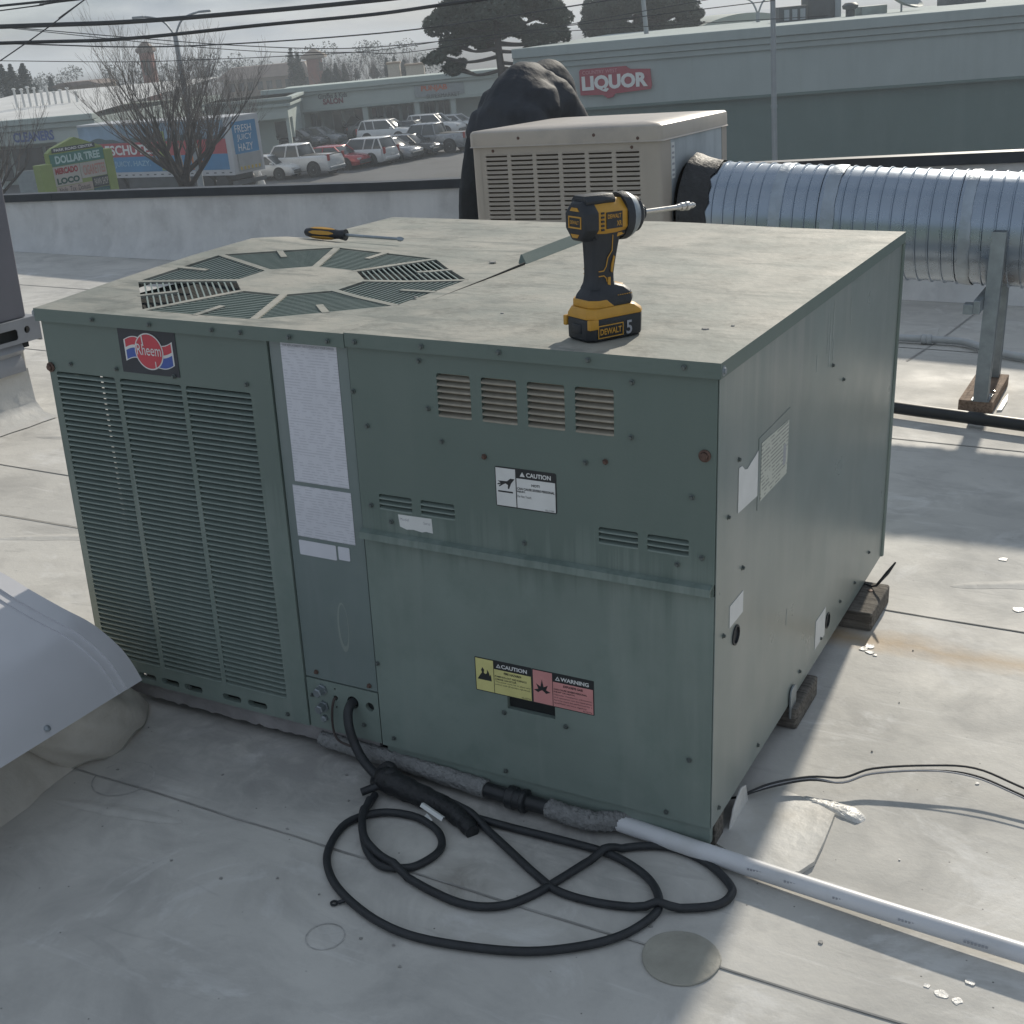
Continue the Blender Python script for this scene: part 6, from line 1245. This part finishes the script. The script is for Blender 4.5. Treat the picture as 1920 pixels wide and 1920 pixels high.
# ---- overhead cables (catenaries between poles outside the picture)
def cable(label, pts, v, r, name='overhead_cable'):
    P3 = [bg(x, y, v if not isinstance(v, (tuple, list)) else v[0] + (v[1] - v[0]) * i / (len(pts) - 1)) for i, (x, y) in enumerate(pts)]
    a, b = P3[0], P3[-1]; P3 = [a + (a - P3[1]).normalized() * 6 + Vector((0, 0, .0))] + P3 + [b + (b - P3[-2]).normalized() * 8]
    tag(MB().tube(smoothpts(P3, 6), r, 6).build(name, M['cable'], None, 0, 60), label, 'cable', 'overhead cables')
cable('thick upper telephone cable crossing the sky at the left', [(0, 50), (240, 41), (480, 22), (700, 1), (900, -22)], 18, .030)
cable('thick lower telephone cable passing in front of the lamp post', [(0, 81), (230, 73), (480, 48), (700, 27), (830, 9), (1000, -14)], 18.4, .024)
cable('topmost cable in the left corner of the sky', [(0, 11), (60, 5), (120, 0), (200, -6)], 17, .015); cable('thin cable just under the topmost one', [(0, 20), (60, 12), (110, 4), (180, -4)], 17.2, .008)
cable('thin diagonal drop wire at the left', [(-20, 128), (50, 80), (100, 44), (158, 0), (200, -30)], 15, .0065)
cable('middle thin cable rising to the pine', [(60, 83), (240, 88), (400, 84), (620, 70), (820, 50), (1120, 4)], 40, .020)
cable('long thin cable above the mall roof, first of the lower three', [(30, 52), (240, 70), (440, 85), (640, 91), (820, 78), (1000, 56)], 44, .015)
cable('long thin cable above the mall roof, second of the lower three', [(60, 57), (300, 82), (500, 97), (660, 98), (790, 95), (1110, 38)], 45, .013)
cable('lowest thin cable over the strip mall', [(0, 114), (240, 116), (400, 111), (520, 106), (700, 95), (900, 68), (1120, 55)], 46, .013)

# ---- trees
def bare_tree(name, label, base, height, seed, lv=5, spread=1., r0=.16, tr=.24):
    rg_ = random.Random(seed); o = wthing(name, label, 'tree', base); tb = MB(); tw = MB(); cnt = [0]
    tb.tube([(0, 0, 0), (.03, .02, height * tr * .6), (.05, 0, height * tr)], [r0 * 1.25, r0, r0 * .95], 10)
    def grow(p, d, ln, r, lev):
        n = 4; pts = [p]; q = Vector(p); dd = Vector(d)
        for i in range(n):
            dd = (dd + Vector((rg_.uniform(-.12, .12), rg_.uniform(-.12, .12), .05 + .05 * (lev > 1)))).normalized(); q = q + dd * ln / n; pts.append(q.copy())
        rs = [r * (1 - .5 * i / n) for i in range(n + 1)]
        (tb if lev < 2 else tw).tube(pts, rs, 6 if lev < 2 else (4 if lev < 4 else 3), cap=False)
        if lev >= lv: return
        k = (4, 4, 4, 4, 3, 2)[min(lev, 5)]
        for j in range(k):
            i = rg_.choice((1, 2, 2, 3, 3, 4)) if j else 4; a = rg_.uniform(0, 2 * math.pi); s = rg_.uniform(.25, .7) * spread
            side_ = Vector((math.cos(a), math.sin(a), .15)); nd = (dd + side_ * s).normalized(); grow(pts[i], nd, ln * rg_.uniform(.52, .78), max(.0055, rs[i] * .62), lev + 1)
    for j in range(13):
        a = 2 * math.pi * j / 13 + rg_.uniform(-.3, .3); s = (rg_.uniform(.1, .8) if j % 2 else rg_.uniform(.8, 2.1)) * spread; grow(Vector((.05, 0, height * tr * rg_.uniform(.72, 1.))), Vector((math.cos(a) * s, math.sin(a) * s, 1)).normalized(), height * .30 * rg_.uniform(.8, 1.1), r0 * .42, 1)
    tb.build('trunk', M['bark'], o, 0, 60, absolute=False); tw.build('crown', M['twig'], o, absolute=False); return o
b0 = bg(345, 350, 50); bare_tree('bare_tree', 'bare leafless tree spreading in front of the trailer', (b0.x, 50, 0), 8.9, 11, 5, 1.05, .26, .37)
b0 = bg(-38, 350, 48); bare_tree('bare_tree', 'bare tree with a leaning trunk at the left edge', (b0.x, 48, 0), 6.6, 5, 4, .8, .17, .45)
b0 = bg(430, 300, 85); bare_tree('bare_tree', 'smaller bare tree behind the trailer end', (b0.x, 90, 0), 6.8, 21, 4, 1.1, .10, .3)
def clumps(mb, c, rad, n, rg_, size, flat=.75):
    for _ in range(n):
        while True:
            p = Vector((rg_.uniform(-1, 1), rg_.uniform(-1, 1), rg_.uniform(-1, 1)))
            if .15 < p.length < 1: break
        p = p.normalized() * (p.length ** .5); q = c + Vector((p.x * rad, p.y * rad, p.z * rad * flat)); a = Vector((rg_.uniform(-1, 1), rg_.uniform(-1, 1), rg_.uniform(-.6, 1))).normalized(); b = a.orthogonal().normalized(); b = (b * math.cos(rg_.random() * 6) + a.cross(b) * math.sin(rg_.random() * 6)); s = size * rg_.uniform(.6, 1.4)
        mb.add([q - b * s * .35, q + b * s * .35, q + a * s], [(0, 1, 2)])
def pine(name, label, base, trunk_top, crown, seed, n_leaf, size, r0=.3, limbs=18):
    rg_ = random.Random(seed); o = wthing(name, label, 'tree', base); tb = MB(); cb = MB(); B = Vector(base)
    T = Vector(trunk_top) - B; pts = [Vector((0, 0, 0)), T * .35 + Vector((.2, 0, 0)), T * .7 + Vector((-.15, 0, 0)), T]; tb.tube(smoothpts(pts, 4), [r0 * (1 - .75 * i / 12) for i in range(13)], 10)
    crown = list(crown) + [((Vector(a[0]) + Vector(b[0])) / 2 + Vector((rg_.uniform(-.5, .5), rg_.uniform(-.8, .8), rg_.uniform(-.4, .4))), (a[1] + b[1]) * .36) for a, b in zip(crown, crown[1:])]
    for (c, rad) in crown:
        c = Vector(c) - B; s = T * min(.95, max(.42, (c.z - rad * .4) / T.z)); mid = (s + c) / 2 + Vector((0, 0, -.25)); tb.tube(smoothpts([s, mid, c], 5), [r0 * .33 * (1 - .7 * i / 10) for i in range(11)], 6)
        for _ in range(9):
            e = c + Vector((rg_.uniform(-1, 1), rg_.uniform(-1, 1), rg_.uniform(-.5, .7))) * rad * .8; tb.tube([mid + (c - mid) * rg_.random(), (c + e) / 2, e], [.05, .035, .015], 5, cap=False)
            clumps(cb, e, rad * .42, int(n_leaf * rad * rad * .09), rg_, size, .75)
        clumps(cb, c, rad * .75, int(n_leaf * rad * rad * .35), rg_, size, .7)
    tb.build('trunk', M['bark'], o, 0, 60, absolute=False); cb.build('crown', M['needle'], o, absolute=False); return o
V_ = 64
cr_ = [((850, 40), 1.25), ((905, 5), 1.6), ((975, -15), 1.5), ((1030, 20), 1.15), ((845, 85), .75), ((885, 62), .95), ((1005, 75), .95), ((1045, 62), .7), ((815, 108), .55), ((850, 130), .62), ((960, 50), .9), ((930, -60), 1.8), ((1010, 110), .6), ((1035, 100), .55)]
tb_ = bg(928, 150, V_); pine('pine_tree', 'big dark pine with open branches rising behind the person', (tb_.x, V_ + 3, 0), bg(935, -70, V_ + 3), [(bg(x, y, V_ + 3 + rnd.uniform(-1, 1)), r) for (x, y), r in cr_], 3, 5200, .135, .32)
cr_ = [((1135, 20), 1.5), ((1190, -5), 1.7), ((1250, 10), 1.5), ((1290, 42), .95), ((1120, 55), 1.0), ((1225, 45), 1.1), ((1160, 60), .9), ((1315, 50), .5), ((1180, -50), 1.8), ((1265, 55), .7)]
tb_ = bg(1200, 90, 80); pine('pine_tree', 'round topped pine above the left end of the liquor store', (tb_.x, 84, 0), bg(1200, -40, 84), [(bg(x, y, 84 + rnd.uniform(-1, 1)), r) for (x, y), r in cr_], 8, 4000, .15, .34)
def conifer(label, px_, pyt, pyb, v, wpx, seed, col='conifer', group='far trees beyond the shops'):
    rg_ = random.Random(seed); t = bg(px_, pyt, v); b = bg(px_, pyb, v); hw = abs(bg(px_ + wpx / 2, pyb, v).x - bg(px_ - wpx / 2, pyb, v).x) / 2; o = wthing('conifer_tree', label, 'tree', (t.x, v, 0), 0, group); h = t.z - b.z; tb = MB(); cb = MB()
    tb.tube([(0, 0, 0), (0, 0, t.z * .98)], [max(.12, hw * .12), .03], 6); tb.build('trunk', M['bark'], o, 0, 60, absolute=False)
    ly = 11
    for k in range(ly):
        f = k / (ly - 1); z = b.z + h * f * .93; rr2 = hw * (1 - f) ** .8 * rg_.uniform(.75, 1.1) + .08 * hw
        for j in range(6): a = rg_.uniform(0, 6.28); clumps(cb, Vector((math.cos(a) * rr2 * .6, math.sin(a) * rr2 * .6, z)), rr2 * .55 + h * .02, 80, rg_, max(.12, hw * .12), .8)
    cb.build('crown', M[col], o, absolute=False)
for i, (a_, b_, c_, v_, w_, l_) in enumerate(((0, 118, 200, 120, 46, 'tall dark conifer at the very left edge of the sky'), (17, 118, 185, 125, 30, 'slim dark conifer second from the left edge'), (40, 117, 180, 125, 42, 'broad dark conifer third from the left edge'), (93, 143, 172, 150, 16, 'small lone conifer over the cleaners roof'), (543, 88, 158, 150, 26, 'tall dark cypress left of the hip roofed tower'), (556, 97, 158, 152, 22, 'second dark cypress against the hip roofed tower'), (628, 118, 152, 150, 15, 'short conifer just right of the hip roofed tower'), (644, 120, 150, 150, 14, 'next short conifer right of the tower'), (613, 128, 156, 148, 34, 'low dark clump at the foot of the tower'), (700, 122, 142, 160, 20, 'rounded dark tree over the middle of the mall'), (723, 108, 140, 150, 10, 'thin spire conifer left of the tan roof box'), (738, 105, 138, 150, 14, 'thin spire conifer behind the tan roof box'), (756, 112, 138, 150, 16, 'dark conifer between the tan roof boxes'), (778, 108, 134, 150, 13, 'dark conifer over the wide tan box'), (790, 108, 132, 150, 10, 'thin conifer next to the big pine'), (668, 131, 145, 160, 12, 'tiny conifer over the middle of the mall'))): conifer(l_, a_, b_, c_, v_, w_, 40 + i)
for i, (px_, pyt, pyb, l_) in enumerate(((615, 105, 160, 'faint bare tree beside the tower'), (655, 105, 160, 'faint bare tree over the salon'), (700, 100, 155, 'faint bare tree over the mall middle'), (765, 105, 150, 'faint bare tree behind the tan boxes'))):
    b0 = bg(px_, pyb, 150); t0 = bg(px_, pyt, 150); bare_tree('bare_tree', l_, (b0.x, 150, 0), t0.z * 1.12, 60 + i, 4, .55, .11, .35)
def bushrow(label, px0, px1, py, v, n, rad, seed):
    rg_ = random.Random(seed); mb = MB(); a = bg(px0, py, v); b = bg(px1, py, v)
    for i in range(n): c = a + (b - a) * rg_.random(); c.z = rg_.uniform(.2, max(.4, a.z)); clumps(mb, Vector(c), rad, 130, rg_, rad * .2)
    tag(mb.build('tree_line', M['conifer']), label, 'trees', None, 'stuff')
bushrow('hazy dark line of far trees behind the shops', -50, 830, 152, 240, 150, 1.7, 3)
bushrow('hazy dark tree line behind the liquor store', 1080, 1350, 70, 100, 60, 1.2, 4)

# ---- the hazy air: one closed box round the camera and everything built
hz = bpy.data.materials.new('haze_air'); hz.use_nodes = True; t = hz.node_tree; t.nodes.clear(); ho_ = t.nodes.new('ShaderNodeOutputMaterial'); pv = t.nodes.new('ShaderNodeVolumePrincipled')
pv.inputs['Color'].default_value = (.86, .93, 1, 1); pv.inputs['Density'].default_value = .0014; pv.inputs['Anisotropy'].default_value = .2
t.links.new(pv.outputs['Volume'], ho_.inputs['Volume'])
tag(MB().box(-905, 905, -305, 1505, -1, 14.5).build('haze', hz), 'thin pale haze filling the air over roof and street', 'haze', None, 'stuff')

# ================================================================== finish: bring the roof things into the level world
for o in ROOFSET: o.matrix_world = ROOF @ o.matrix_basis
